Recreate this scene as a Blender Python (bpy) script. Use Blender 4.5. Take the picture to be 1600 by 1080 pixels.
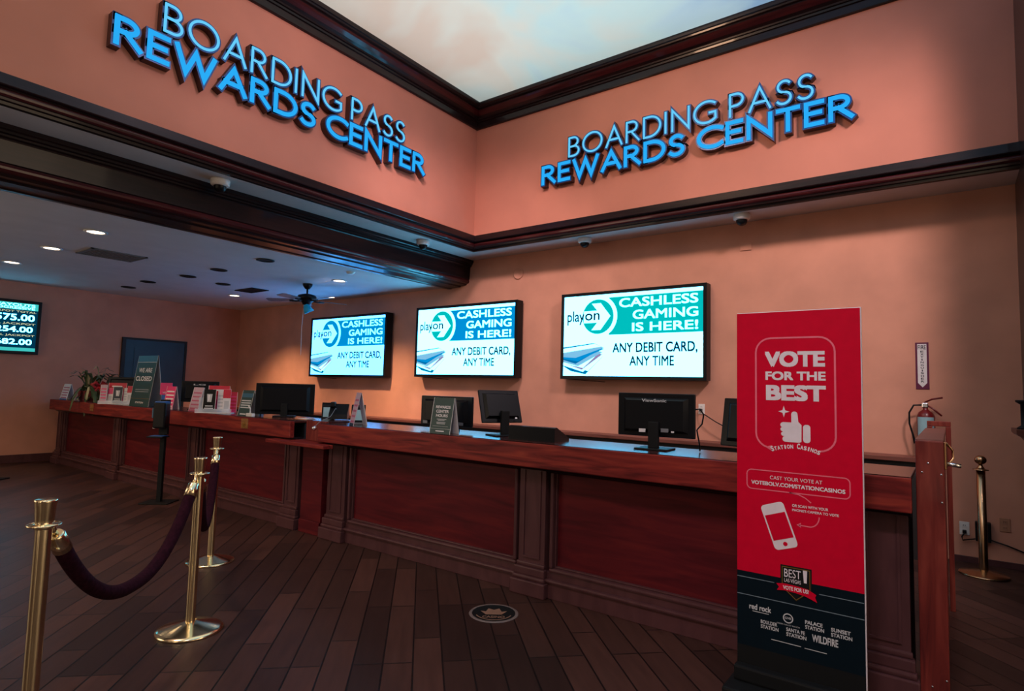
import bpy, bmesh, math, random
from mathutils import Vector, Matrix
random.seed(7)
for o in list(bpy.data.objects): bpy.data.objects.remove(o)
SC = bpy.context.scene
COL = SC.collection
PI = math.pi

# ------------------------------------------------------------------ camera
def aim():
    yaw, pitch, roll = math.radians(36.59), math.radians(4.22), math.radians(1.52)
    f = Vector((-math.sin(yaw)*math.cos(pitch), math.cos(yaw)*math.cos(pitch), math.sin(pitch)))
    r = Vector((math.cos(yaw), math.sin(yaw), 0)); u = r.cross(f)
    r2 = math.cos(roll)*r + math.sin(roll)*u; u2 = -math.sin(roll)*r + math.cos(roll)*u
    m = Matrix((r2, u2, -f)).transposed().to_4x4()
    m.translation = (0, 0, 1.42)
    return m
cd = bpy.data.cameras.new('camera'); cd.sensor_width = 36; cd.lens = 924.3/1600*36
cam = bpy.data.objects.new('camera', cd); COL.objects.link(cam); cam.matrix_world = aim(); SC.camera = cam

# ------------------------------------------------------------------ world, exposure, room lights
W = bpy.data.worlds.new('world'); SC.world = W; W.use_nodes = True
wt = W.node_tree; bg = wt.nodes['Background']
wc = wt.nodes.new('ShaderNodeTexCoord'); wm = wt.nodes.new('ShaderNodeMapping'); wm.inputs['Scale'].default_value = (4.2, 4.2, .35); wm.inputs['Location'].default_value = (3.7, 1.9, 1)
wn = wt.nodes.new('ShaderNodeTexNoise'); wn.inputs['Scale'].default_value = 1.3; wn.inputs['Detail'].default_value = 2
wr = wt.nodes.new('ShaderNodeValToRGB'); we = wr.color_ramp.elements
we[0].position = .53; we[0].color = (.12, .08, .08, 1); we[1].position = .63; we[1].color = (5.0, 3.7, 2.5, 1)  # unseen warm bands, added for bright streaks on the brass
wt.links.new(wc.outputs['Generated'], wm.inputs['Vector']); wt.links.new(wm.outputs['Vector'], wn.inputs['Vector'])
wt.links.new(wn.outputs['Fac'], wr.inputs['Fac']); wt.links.new(wr.outputs['Color'], bg.inputs[0]); bg.inputs[1].default_value = .5
SC.view_settings.view_transform = 'Standard'; SC.view_settings.look = 'None'
SC.view_settings.exposure = 0.0; SC.view_settings.gamma = 1.0; SC.view_settings.use_curve_mapping = False

def area(name, loc, rot, sx, sy, power, color):
    l = bpy.data.lights.new(name, 'AREA'); l.shape = 'RECTANGLE'; l.size = sx; l.size_y = sy
    l.energy = power; l.color = color
    o = bpy.data.objects.new(name, l); COL.objects.link(o); o.location = loc; o.rotation_euler = rot
    return o
def spot(name, loc, target, power, color, size=1.0, blend=.6, rad=.05):
    l = bpy.data.lights.new(name, 'SPOT'); l.energy = power; l.color = color
    l.spot_size = size; l.spot_blend = blend; l.shadow_soft_size = rad
    o = bpy.data.objects.new(name, l); COL.objects.link(o); o.location = loc
    o.rotation_euler = (Vector(target)-Vector(loc)).to_track_quat('-Z', 'Y').to_euler()
    return o
# added backlight in an unseen box, brightening the painted sky from behind
area('added_sky_backlight', (-.9, 1.6, 6.4), (0, 0, 0), 9.0, 9.6, 315, (.93, .98, 1.0))
# hall lamps high above the floor
spot('hall_spot_screens', (1.25, 3.3, 5.42), (-2.6, 6.7, 1.6), 1080, (1.0, .73, .70), 1.35, 1.0, .35)
spot('hall_spot_mid', (-3.7, 3.4, 5.42), (-5.4, 6.7, 1.7), 560, (1.0, .70, .68), 1.25, 1.0, .3)
spot('hall_spot_left', (-2.1, 2.9, 5.42), (-5.4, 3.9, 4.2), 265, (1.0, .66, .70), 1.5, 1.0, .35)
spot('hall_spot_sign', (-2.9, 3.0, 5.42), (-2.3, 6.3, 4.3), 215, (1.0, .58, .36), 1.6, 1.0, .3)
spot('hall_spot_counter', (-0.2, -0.6, 5.42), (-2.0, 3.2, .5), 260, (1.0, .70, .68), 1.2, 1.0, .25)
spot('hall_spot_floor', (-4.6, .2, 5.42), (-4.4, 2.2, 0), 300, (1.0, .78, .68), .9, 1.0, .25)

spot('added_banner_spot', (-.5, -.4, 5.35), (-.6, 3.1, .95), 190, (1.0, .82, .86), .42, .8, .2)  # extra spot added to brighten the banner
area('added_fill_panel', (-7.8, -2.6, 2.3), (math.radians(84), 0, math.radians(-28)), 2.6, 2.6, 60, (1.0, .80, .58))  # unseen panel added for streaks on the brass and light at left

# ------------------------------------------------------------------ materials
MATS = {}
def nodes(name):
    m = bpy.data.materials.new(name); m.use_nodes = True
    nt = m.node_tree; b = nt.nodes['Principled BSDF']
    MATS[name] = m
    return m, nt, b
def mat(name, col, rough=.5, metal=0., var=.12, scale=8., bump=0., coat=0., spec=None):
    m, nt, b = nodes(name)
    b.inputs['Roughness'].default_value = rough; b.inputs['Metallic'].default_value = metal
    if coat: b.inputs['Coat Weight'].default_value = coat; b.inputs['Coat Roughness'].default_value = .1
    if spec is not None: b.inputs['Specular IOR Level'].default_value = spec
    tc = nt.nodes.new('ShaderNodeTexCoord'); n = nt.nodes.new('ShaderNodeTexNoise')
    n.inputs['Scale'].default_value = scale; n.inputs['Detail'].default_value = 4
    nt.links.new(tc.outputs['Object'], n.inputs['Vector'])
    r = nt.nodes.new('ShaderNodeValToRGB')
    r.color_ramp.elements[0].position = .3; r.color_ramp.elements[1].position = .7
    lo = [c*(1-var) for c in col]; hi = [min(1, c*(1+var)) for c in col]
    r.color_ramp.elements[0].color = (*lo, 1); r.color_ramp.elements[1].color = (*hi, 1)
    nt.links.new(n.outputs['Fac'], r.inputs['Fac']); nt.links.new(r.outputs['Color'], b.inputs['Base Color'])
    if bump:
        bp = nt.nodes.new('ShaderNodeBump'); bp.inputs['Strength'].default_value = bump; bp.inputs['Distance'].default_value = .01
        nt.links.new(n.outputs['Fac'], bp.inputs['Height']); nt.links.new(bp.outputs['Normal'], b.inputs['Normal'])
    return m
def wood(name, dark, mid, light, rough=.35, stretch=(1.2, 14, 14), coat=0., scale=1.6, spec=.22):
    m, nt, b = nodes(name); b.inputs['Specular IOR Level'].default_value = spec
    b.inputs['Roughness'].default_value = rough
    if coat: b.inputs['Coat Weight'].default_value = coat; b.inputs['Coat Roughness'].default_value = .06
    tc = nt.nodes.new('ShaderNodeTexCoord'); mp = nt.nodes.new('ShaderNodeMapping')
    mp.inputs['Scale'].default_value = stretch
    n = nt.nodes.new('ShaderNodeTexNoise'); n.inputs['Scale'].default_value = scale
    n.inputs['Detail'].default_value = 7; n.inputs['Distortion'].default_value = 1.1
    r = nt.nodes.new('ShaderNodeValToRGB'); e = r.color_ramp.elements
    e[0].position = .3; e[0].color = (*dark, 1); e[1].position = .72; e[1].color = (*light, 1)
    k = e.new(.5); k.color = (*mid, 1)
    nt.links.new(tc.outputs['Object'], mp.inputs['Vector']); nt.links.new(mp.outputs['Vector'], n.inputs['Vector'])
    nt.links.new(n.outputs['Fac'], r.inputs['Fac']); nt.links.new(r.outputs['Color'], b.inputs['Base Color'])
    return m
def glow(name, col, strength=1.0):
    m, nt, b = nodes(name)
    b.inputs['Base Color'].default_value = (*[c*.06 for c in col], 1)
    b.inputs['Emission Color'].default_value = (*col, 1); b.inputs['Emission Strength'].default_value = strength
    b.inputs['Roughness'].default_value = .6; b.inputs['Specular IOR Level'].default_value = 0
    return m
def plain(name, col, rough=.5, metal=0., spec=None): return mat(name, col, rough, metal, .05, 20, 0., 0., spec)

WALL = mat('plaster_orange', (.62, .29, .20), .75, 0, .10, 2.2, .05)
FASC = mat('plaster_terracotta', (.55, .21, .145), .75, 0, .08, 1.6, .04)
LOWC = mat('ceiling_paint', (.62, .62, .64), .8, 0, .05, 3)
SOFF = mat('soffit_paint', (.58, .54, .53), .8, 0, .05, 3)
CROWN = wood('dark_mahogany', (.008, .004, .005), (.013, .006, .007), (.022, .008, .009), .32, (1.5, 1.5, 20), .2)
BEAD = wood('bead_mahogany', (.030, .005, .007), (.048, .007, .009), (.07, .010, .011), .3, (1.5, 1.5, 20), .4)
RED = wood('red_mahogany', (.085, .008, .009), (.20, .020, .018), (.32, .042, .026), .42, (1.2, 14, 14), .05)
PANEL = wood('panel_mahogany', (.060, .004, .008), (.092, .006, .011), (.135, .011, .013), .5, (1.0, 9, 9), 0)
TOPW = wood('counter_lacquer', (.025, .008, .008), (.055, .014, .013), (.09, .02, .016), .19, (1.2, 10, 10), 0., 1.6, .6)
DULL = wood('dull_brown_wood', (.072, .028, .031), (.088, .035, .038), (.105, .043, .046), .35, (5, 5, 1.5))
POSTW = wood('post_mahogany', (.09, .012, .012), (.18, .026, .02), (.27, .05, .035), .4, (12, 12, 1.2), .15)
CAPW = wood('cap_wood', (.12, .04, .03), (.17, .06, .045), (.22, .08, .06), .4)
DARKIN = mat('dark_interior', (.012, .010, .011), .6)
BRASS = mat('polished_brass', (.98, .80, .50), .17, 1.0, .06, 5)
BRONZE = mat('antique_brass', (.50, .30, .16), .25, 1.0, .08, 5)
CHROME = plain('chrome', (.75, .75, .76), .2, 1.0)
VELVET = mat('plum_velvet', (.022, .004, .010), .95, 0, .35, 60, .2, 0., .08)
BLACK = plain('black_plastic', (.004, .005, .007), .35, 0, .25)
BLACKM = plain('black_matte', (.004, .005, .006), .6, 0, .25)
DGREY = plain('dark_grey', (.05, .05, .055), .5)
GREY = plain('grey_plastic', (.18, .19, .21), .45)
WHITE = plain('white_plastic', (.78, .76, .74), .4)
PAPER = plain('white_card', (.80, .78, .80), .55)
PINKP = plain('pink_card', (.50, .36, .46), .55)
SOFTP = plain('muted_pink_print', (.45, .10, .20), .5)
MAG = plain('magenta_card', (.75, .04, .18), .5)
PLUMP = plain('plum_red_print', (.12, .008, .05), .5)
REDP = plain('red_card', (.62, .02, .05), .5)
NAVYP = plain('navy_card', (.010, .022, .045), .5)
BLUEP = plain('blue_card', (.02, .12, .42), .5)
GREENP = plain('dark_green_card', (.018, .055, .052), .45)
TEALP = plain('slate_blue_card', (.035, .13, .21), .4)
GOLDP = mat('gold_plate', (.42, .25, .06), .35, .8)
PLAQ = wood('plaque_wood', (.22, .10, .03), (.30, .14, .05), (.36, .18, .07), .4)
ORANGEP = plain('orange_paper', (.75, .28, .08), .6)
VENTM = mat('vent_grey', (.16, .15, .15), .6)
ROSE = plain('rose_line', (.85, .16, .24), .5)
BANRED = plain('banner_red', (.62, .0, .026), .6, 0, .12)
BANNAVY = plain('banner_navy', (.001, .007, .013), .6, 0, .12)
BANWHITE = plain('banner_white', (.80, .74, .80), .5)
PALEG = plain('pale_grey_ink', (.55, .57, .60), .5)
LINEG = plain('slate_line_ink', (.16, .22, .27), .5)
DOORM = mat('door_dark_teal', (.010, .035, .052), .45, 0, .25, 1.5)
LEAF = mat('leaf_green', (.045, .075, .028), .45, 0, .5, 12)
LEAFV = mat('leaf_cream', (.32, .32, .18), .5, 0, .3, 12)
REDBOW = plain('red_bow', (.35, .01, .02), .5)
EXRED = plain('extinguisher_red', (.14, .006, .008), .3)
LABELB = plain('label_blue', (.30, .52, .60), .4)
TANP = mat('tan_plate', (.42, .20, .12), .6)
LETCAN = mat('letter_can_blue', (.006, .06, .22), .3, .2)  # blue can paint, with the glow of the tubes put into its colour
LETSIDE = mat('letter_side', (.05, .016, .014), .4)
NEON = glow('neon_cyan', (.022, .40, .90), 1.0)
NEONT = glow('neon_pale', (.13, .58, .93), 1.0)
LAMPON = glow('downlight_on', (1.0, .80, .58), 9)
SCRW = glow('screen_white', (.10, .60, 1.0), 8.2)
SCRC = glow('screen_cool', (.056, .33, .85), 8.2)
SCRT = glow('screen_teal', (.0, .50, .50), 1.0)
SCRB = glow('screen_blue', (.0, .27, .66), 1.0)
SCRK = glow('screen_ink', (.004, .02, .045), 1.0)
SCRL = glow('screen_light_blue', (.20, .52, .78), 1.0)
SCRD = glow('screen_deep_blue', (.0, .16, .40), 1.0)
SCRP = glow('screen_violet', (.30, .22, .42), 1.0)
SCRY = glow('screen_yellow', (.62, .62, .36), 1.0)
SCRN = glow('screen_navy', (.0, .035, .075), 1.0)
SCRQ = glow('screen_aqua', (.05, .55, .52), 1.0)
FROST = plain('shade_screen_glow', (.03, .55, .90), .25)  # blue screen light on the glass, put into its colour
BLADE = wood('fan_blade', (.10, .10, .12), (.14, .14, .16), (.18, .17, .17), .4)
def clear(name):
    m, nt, b = nodes(name)
    b.inputs['Base Color'].default_value = (.75, .85, .95, 1); b.inputs['Roughness'].default_value = .08
    b.inputs['Alpha'].default_value = .35
    return m
ACRYL = clear('clear_acrylic')
# floor: diagonal planks
FLOORM, nt, b = nodes('plank_floor')
tc = nt.nodes.new('ShaderNodeTexCoord'); mp = nt.nodes.new('ShaderNodeMapping'); mp.inputs['Rotation'].default_value = (0, 0, math.radians(45))
br = nt.nodes.new('ShaderNodeTexBrick'); br.offset = .37; br.offset_frequency = 3
br.inputs['Scale'].default_value = 1.0; br.inputs['Brick Width'].default_value = .80; br.inputs['Row Height'].default_value = .152
br.inputs['Mortar Size'].default_value = .005; br.inputs['Mortar Smooth'].default_value = .2; br.inputs['Bias'].default_value = 0
br.inputs['Color1'].default_value = (.024, .010, .008, 1); br.inputs['Color2'].default_value = (.068, .027, .020, 1); br.inputs['Mortar'].default_value = (.004, .002, .002, 1)
nz = nt.nodes.new('ShaderNodeTexNoise'); nz.inputs['Scale'].default_value = 3.0; nz.inputs['Detail'].default_value = 6
mp2 = nt.nodes.new('ShaderNodeMapping'); mp2.inputs['Scale'].default_value = (1.2, 9, 1)
mx = nt.nodes.new('ShaderNodeMix'); mx.data_type = 'RGBA'; mx.blend_type = 'OVERLAY'; mx.inputs['Factor'].default_value = .5
nt.links.new(tc.outputs['Object'], mp.inputs['Vector']); nt.links.new(mp.outputs['Vector'], br.inputs['Vector'])
nt.links.new(mp.outputs['Vector'], mp2.inputs['Vector']); nt.links.new(mp2.outputs['Vector'], nz.inputs['Vector'])
nt.links.new(br.outputs['Color'], mx.inputs[6]); nt.links.new(nz.outputs['Fac'], mx.inputs[7]); nt.links.new(mx.outputs[2], b.inputs['Base Color'])
b.inputs['Roughness'].default_value = .42; b.inputs['Specular IOR Level'].default_value = .35
bp = nt.nodes.new('ShaderNodeBump'); bp.inputs['Strength'].default_value = .35; bp.inputs['Distance'].default_value = .004; bp.invert = True
nt.links.new(br.outputs['Fac'], bp.inputs['Height']); nt.links.new(bp.outputs['Normal'], b.inputs['Normal'])
# painted sky ceiling
SKYM, nt, b = nodes('painted_sky')
tc = nt.nodes.new('ShaderNodeTexCoord'); nz = nt.nodes.new('ShaderNodeTexNoise'); nz.inputs['Scale'].default_value = .55; nz.inputs['Detail'].default_value = 3; nz.inputs['Distortion'].default_value = .6
r = nt.nodes.new('ShaderNodeValToRGB'); e = r.color_ramp.elements
e[0].position = .33; e[0].color = (.80, .66, .56, 1); e[1].position = .68; e[1].color = (.36, .56, .80, 1)
k = e.new(.43); k.color = (.82, .82, .74, 1); k = e.new(.52); k.color = (.66, .86, .86, 1); k = e.new(.6); k.color = (.58, .78, .88, 1)
nt.links.new(tc.outputs['Object'], nz.inputs['Vector'])
sx = nt.nodes.new('ShaderNodeSeparateXYZ'); nt.links.new(tc.outputs['Object'], sx.inputs[0])
ma = nt.nodes.new('ShaderNodeMath'); ma.operation = 'MULTIPLY_ADD'; ma.inputs[1].default_value = .085; ma.inputs[2].default_value = .28; nt.links.new(sx.outputs['X'], ma.inputs[0])
mb_ = nt.nodes.new('ShaderNodeMath'); mb_.operation = 'MULTIPLY_ADD'; mb_.inputs[1].default_value = .030; nt.links.new(sx.outputs['Y'], mb_.inputs[0]); nt.links.new(ma.outputs[0], mb_.inputs[2])
mc_ = nt.nodes.new('ShaderNodeMath'); mc_.operation = 'MULTIPLY_ADD'; mc_.inputs[1].default_value = .75; nt.links.new(nz.outputs['Fac'], mc_.inputs[0]); nt.links.new(mb_.outputs[0], mc_.inputs[2])
nt.links.new(mc_.outputs[0], r.inputs['Fac'])
tr = nt.nodes.new('ShaderNodeBsdfTranslucent'); df = nt.nodes.new('ShaderNodeBsdfDiffuse'); ms = nt.nodes.new('ShaderNodeMixShader'); ms.inputs[0].default_value = .35  # translucency added so the backlight brightens the paint
nt.links.new(r.outputs['Color'], tr.inputs['Color']); nt.links.new(r.outputs['Color'], df.inputs['Color'])
nt.links.new(tr.outputs[0], ms.inputs[1]); nt.links.new(df.outputs[0], ms.inputs[2]); nt.links.new(ms.outputs[0], nt.nodes['Material Output'].inputs['Surface'])
nt.nodes.remove(b)

# ------------------------------------------------------------------ mesh builder
class MB:
    def __init__(s): s.v = []; s.f = []; s.m = []; s.mats = []; s.sm = []
    def mi(s, m):
        if m not in s.mats: s.mats.append(m)
        return s.mats.index(m)
    def add(s, vs, fs, m, smooth=False):
        o = len(s.v); s.v += [tuple(v) for v in vs]; i = s.mi(m)
        for f in fs: s.f.append(tuple(o+k for k in f)); s.m.append(i); s.sm.append(smooth)
        return s
    def box(s, x0, y0, z0, x1, y1, z1, m, taper=0):
        t = taper
        vs = [(x0, y0, z0), (x1, y0, z0), (x1, y1, z0), (x0, y1, z0), (x0+t, y0+t, z1), (x1-t, y0+t, z1), (x1-t, y1-t, z1), (x0+t, y1-t, z1)]
        return s.add(vs, [(3, 2, 1, 0), (4, 5, 6, 7), (0, 1, 5, 4), (1, 2, 6, 5), (2, 3, 7, 6), (3, 0, 4, 7)], m)
    def bbox(s, x0, y0, z0, x1, y1, z1, m, r=.006):
        # box with chamfered edges
        bm = bmesh.new(); bmesh.ops.create_cube(bm, size=1)
        for v in bm.verts: v.co = Vector(((x0+x1)/2+v.co.x*(x1-x0), (y0+y1)/2+v.co.y*(y1-y0), (z0+z1)/2+v.co.z*(z1-z0)))
        r = min(r, .45*min(abs(x1-x0), abs(y1-y0), abs(z1-z0)))
        bmesh.ops.bevel(bm, geom=bm.edges[:], offset=r, segments=2, profile=.6, affect='EDGES')
        bm.verts.index_update()
        s.add([v.co for v in bm.verts], [[v.index for v in f.verts] for f in bm.faces], m); bm.free(); return s
    def prism(s, poly, a0, a1, fn, m, caps=True, closed=True):
        # poly of (p,q); fn(p,q,a) -> xyz
        n = len(poly); vs = [fn(p, q, a0) for p, q in poly]+[fn(p, q, a1) for p, q in poly]
        fs = [(i, (i+1) % n, n+(i+1) % n, n+i) for i in range(n if closed else n-1)]
        if caps: fs += [tuple(range(n-1, -1, -1)), tuple(range(n, 2*n))]
        return s.add(vs, fs, m)
    def tube(s, pts, r, m, n=10, caps=True):
        pts = [Vector(p) for p in pts]; rings = []; up = Vector((0, 0, 1))
        prev = None
        for i, p in enumerate(pts):
            d = (pts[min(i+1, len(pts)-1)]-pts[max(i-1, 0)]).normalized()
            if prev is None:
                a = d.cross(up if abs(d.z) < .95 else Vector((1, 0, 0))).normalized()
            else:
                a = (prev-d*prev.dot(d)).normalized()
            prev = a; bb = d.cross(a); rr = r[i] if isinstance(r, (list, tuple)) else r
            rings.append([p+rr*(math.cos(2*PI*k/n)*a+math.sin(2*PI*k/n)*bb) for k in range(n)])
        vs = [v for q in rings for v in q]
        fs = [(i*n+k, i*n+(k+1) % n, (i+1)*n+(k+1) % n, (i+1)*n+k) for i in range(len(rings)-1) for k in range(n)]
        s.add(vs, fs, m, True)
        if caps:
            s.add(rings[0], [tuple(range(n-1, -1, -1))], m); s.add(rings[-1], [tuple(range(n))], m)
        return s
    def lathe(s, prof, m, c=(0, 0, 0), n=28, smooth=True):
        # prof (r,z) ; each profile segment gets its own vertices when sharp=False
        c = Vector(c); vs = []; fs = []
        for i in range(len(prof)-1):
            (r0, z0), (r1, z1) = prof[i], prof[i+1]; o = len(vs)
            for r_, z_ in ((r0, z0), (r1, z1)):
                vs += [c+Vector((r_*math.cos(2*PI*k/n), r_*math.sin(2*PI*k/n), z_)) for k in range(n)]
            fs += [(o+k, o+(k+1) % n, o+n+(k+1) % n, o+n+k) for k in range(n)]
        return s.add(vs, fs, m, smooth)
    def disc(s, cx, cy, rx, ry, fn, d, m, n=40, a0=0, a1=2*PI):
        vs = [fn(cx+rx*math.cos(a0+(a1-a0)*k/n), cy+ry*math.sin(a0+(a1-a0)*k/n), d) for k in range(n)]
        return s.add(vs, [tuple(range(n))], m)
    def poly(s, pts, fn, d, m): return s.add([fn(x, y, d) for x, y in pts], [tuple(range(len(pts)))], m)
    def rect(s, x0, y0, x1, y1, fn, d, m): return s.poly([(x0, y0), (x1, y0), (x1, y1), (x0, y1)], fn, d, m)
    def line(s, pts, w, fn, d, m, closed=False):
        for vs, fs in ribbon2(pts, w, closed): s.add([fn(x, y, d) for x, y in vs], fs, m)
        return s
    def text(s, body, x0, x1, y0, y1, fn, d, m, bold=0.):
        vs, fs = text_geo(body)
        xs = [v[0] for v in vs]; ys = [v[1] for v in vs]
        ax, bx, ay, by = min(xs), max(xs), min(ys), max(ys); q = bold*(by-ay)*1.3
        sx, sy = (x1-x0)/(bx-ax+2*q), (y1-y0)/(by-ay+2*q)
        sh = [(0, 0)] if not bold else [(-q, -q), (q, -q), (-q, q), (q, q), (0, 0)]
        for k, (ox, oy) in enumerate(sh):
            s.add([fn(x0+(v[0]-ax+q+ox)*sx, y0+(v[1]-ay+q+oy)*sy, d+k*.00006) for v in vs], fs, m)
        return s
    def build(s, name, parent=None, loc=None, merge=True):
        me = bpy.data.meshes.new(name); me.from_pydata(s.v, [], s.f)
        for m in s.mats: me.materials.append(m)
        me.polygons.foreach_set('material_index', s.m); me.polygons.foreach_set('use_smooth', s.sm); me.update()
        if merge:
            bm = bmesh.new(); bm.from_mesh(me)
            bmesh.ops.remove_doubles(bm, verts=bm.verts, dist=1e-5)
            bmesh.ops.recalc_face_normals(bm, faces=[f for f in bm.faces]); bm.to_mesh(me); bm.free()
        o = bpy.data.objects.new(name, me); COL.objects.link(o)
        if parent: o.parent = parent
        if loc: o.location = loc
        return o
_tc = {}
def text_geo(body):
    if body in _tc: return _tc[body]
    c = bpy.data.curves.new('t', 'FONT'); c.body = body; c.resolution_u = 4; c.fill_mode = 'FRONT'
    o = bpy.data.objects.new('t', c); COL.objects.link(o)
    dg = bpy.context.evaluated_depsgraph_get(); me = bpy.data.meshes.new_from_object(o.evaluated_get(dg))
    g = ([tuple(v.co[:2]) for v in me.vertices], [tuple(p.vertices) for p in me.polygons])
    bpy.data.objects.remove(o); bpy.data.curves.remove(c); bpy.data.meshes.remove(me)
    _tc[body] = g
    return g
def offs(pts, w, closed):
    n = len(pts); P = [Vector(p) for p in pts]; L = []; R = []
    for i in range(n):
        if closed: a, b_ = P[i]-P[i-1], P[(i+1) % n]-P[i]
        else:
            a = P[i]-P[i-1] if i > 0 else P[1]-P[0]; b_ = P[i+1]-P[i] if i < n-1 else P[i]-P[i-1]
        a = a.normalized(); b_ = b_.normalized()
        na, nb = Vector((-a.y, a.x)), Vector((-b_.y, b_.x)); mt = na+nb
        if mt.length < 1e-4: mt = na
        mt.normalize(); k = min(1/max(mt.dot(na), .30), 3.2)
        p = P[i]
        L.append(p+mt*w/2*k); R.append(p-mt*w/2*k)
    return L, R
def ribbon2(pts, w, closed=False):
    L, R = offs(pts, w, closed); n = len(L); vs = L+R
    return [(vs, [(i, (i+1) % n, n+(i+1) % n, n+i) for i in range(n if closed else n-1)])]
def ribbon3(mb, pts, w, d0, d1, fn, mside, mfront, closed=False, ext=0.):
    pts = [Vector(p) for p in pts]
    if not closed and ext:
        pts[0] = pts[0]+(pts[0]-pts[1]).normalized()*ext; pts[-1] = pts[-1]+(pts[-1]-pts[-2]).normalized()*ext
    L, R = offs(pts, w, closed); n = len(L)
    g = lambda q, d: fn(q.x, q.y, d)
    F = [g(q, d1) for q in L]+[g(q, d1) for q in R]; B = [g(q, d0) for q in L]+[g(q, d0) for q in R]
    m = n if closed else n-1
    mb.add(F, [(i, (i+1) % n, n+(i+1) % n, n+i) for i in range(m)], mfront)
    vs = F+B; N = 2*n
    sd = [(i, (i+1) % n, N+(i+1) % n, N+i) for i in range(m)]+[(n+i, N+n+i, N+n+(i+1) % n, n+(i+1) % n) for i in range(m)]
    if not closed: sd += [(0, N, N+n, n), (n-1, 2*n-1, N+2*n-1, N+n-1)]
    mb.add(vs, sd, mside)

def tag(o, label, cat, group=None):
    o['label'] = label; o['category'] = cat
    if group: o['group'] = group
    return o
def thing(name, label, cat, loc=(0, 0, 0), rz=0., group=None):
    o = bpy.data.objects.new(name, None); COL.objects.link(o); o.location = loc; o.rotation_euler = (0, 0, rz)
    o.empty_display_size = .1
    return tag(o, label, cat, group)
def struct(o): o['kind'] = 'structure'; return o
def dup(root, loc, rz=None, label=None, group=None):
    r = root.copy(); COL.objects.link(r); r.location = loc
    if rz is not None: r.rotation_euler = (0, 0, rz)
    if label: r['label'] = label
    if group: r['group'] = group
    for ch in root.children:
        c = ch.copy(); COL.objects.link(c); c.parent = r
        for g in ch.children:
            q = g.copy(); COL.objects.link(q); q.parent = c
    return r
FN = lambda x, y, d: (x, -d, y)       # picture plane: x right, y up, d towards the viewer (-Y)
def arc(cx, cy, rx, ry, a0, a1, n=14):
    return [(cx+rx*math.cos(math.radians(a0+(a1-a0)*k/n)), cy+ry*math.sin(math.radians(a0+(a1-a0)*k/n))) for k in range(n+1)]
def rrect(x0, y0, x1, y1, r):
    return arc(x1-r, y0+r, r, r, -90, 0, 6)+arc(x1-r, y1-r, r, r, 0, 90, 6)+arc(x0+r, y1-r, r, r, 90, 180, 6)+arc(x0+r, y0+r, r, r, 180, 270, 6)

# ------------------------------------------------------------------ setting
YW, XL, XR, ZS, ZL, ZC = 6.75, -12.40, .50, 3.352, 2.975, 5.53
XF, YF = -5.43, 6.33                   # fascia planes
m = MB().box(-14, -3.5, -.10, 4.5, 7.2, 0, FLOORM); struct(m.build('floor'))
m = MB().box(XL-.1, YW, 0, XR+.9, YW+.12, ZS+.1, WALL); struct(m.build('wall_back'))
m = MB().box(XL-.12, -1.2, 0, XL, YW, ZL+.3, WALL); struct(m.build('wall_left'))
m = MB().box(XF-.0, YF, ZS+.005, XR+.9, YF+.12, ZC, FASC); struct(m.build('wall_upper_back'))
m = MB().box(XF-.12, -3.0, ZS+.005, XF, YF+.12, ZC, FASC); struct(m.build('wall_upper_left'))
m = MB().box(XF, YF, ZS, XR, YW, ZS+.05, SOFF).box(-5.80, -3.0, ZS, XF, YW, ZS+.05, SOFF); struct(m.build('ceiling_soffit'))
m = MB().box(XL, -1.2, ZL, -6.25, YW, ZL+.08, LOWC); struct(m.build('ceiling_low'))
m = MB().add([(XF, -3.0, ZC), (4.0, -3.0, ZC), (4.0, YF, ZC), (XF, YF, ZC)], [(0, 1, 2, 3)], SKYM); struct(m.build('ceiling', merge=False))
m = MB().box(XF-.1, -3.1, 6.5, 4.1, YF+.1, 6.6, SOFF).box(XF-.12, -3.1, ZC, XF, YF+.12, 6.5, SOFF).box(XF, YF, ZC, 4.1, YF+.12, 6.5, SOFF).box(4.0, -3.1, ZC, 4.1, YF, 6.5, SOFF).box(XF, -3.1, ZC, 4.0, -3.0, 6.5, SOFF); struct(m.build('ceiling_added_light_box'))  # unseen box added around the backlight over the sky ceiling
def sweep(prof, name, matl, bead=()):
    mb = MB(); n = len(prof)
    vs = [(XF+o_, -3.0, z) for o_, z in prof]+[(XF+o_, YF-o_, z) for o_, z in prof]+[(XR, YF-o_, z) for o_, z in prof]
    fs = [(s_*n+i, s_*n+(i+1) % n, (s_+1)*n+(i+1) % n, (s_+1)*n+i) for s_ in (0, 1) for i in range(n)]
    fs += [tuple(range(n-1, -1, -1)), tuple(range(2*n, 3*n))]
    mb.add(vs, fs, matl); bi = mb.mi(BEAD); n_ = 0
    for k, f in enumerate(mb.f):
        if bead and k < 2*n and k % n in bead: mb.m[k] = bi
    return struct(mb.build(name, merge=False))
sweep([(0, 3.352), (.045, 3.352), (.05, 3.372), (.075, 3.376), (.08, 3.392), (.088, 3.398), (.098, 3.41), (.102, 3.425), (.098, 3.44), (.088, 3.45), (.098, 3.458), (.125, 3.462), (.13, 3.47), (.13, 3.545), (0, 3.545)], 'trim_1', CROWN, (5, 6, 7, 8))
sweep([(0, 5.14), (.025, 5.14), (.03, 5.15), (.03, 5.225), (.045, 5.23), (.05, 5.25), (.07, 5.252), (.075, 5.268), (.10, 5.29), (.135, 5.325), (.15, 5.345), (.15, 5.358), (.175, 5.362), (.18, 5.378), (.195, 5.385), (.20, 5.41), (.20, 5.43), (0, 5.43)], 'trim_2', CROWN, (8, 9))
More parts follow.
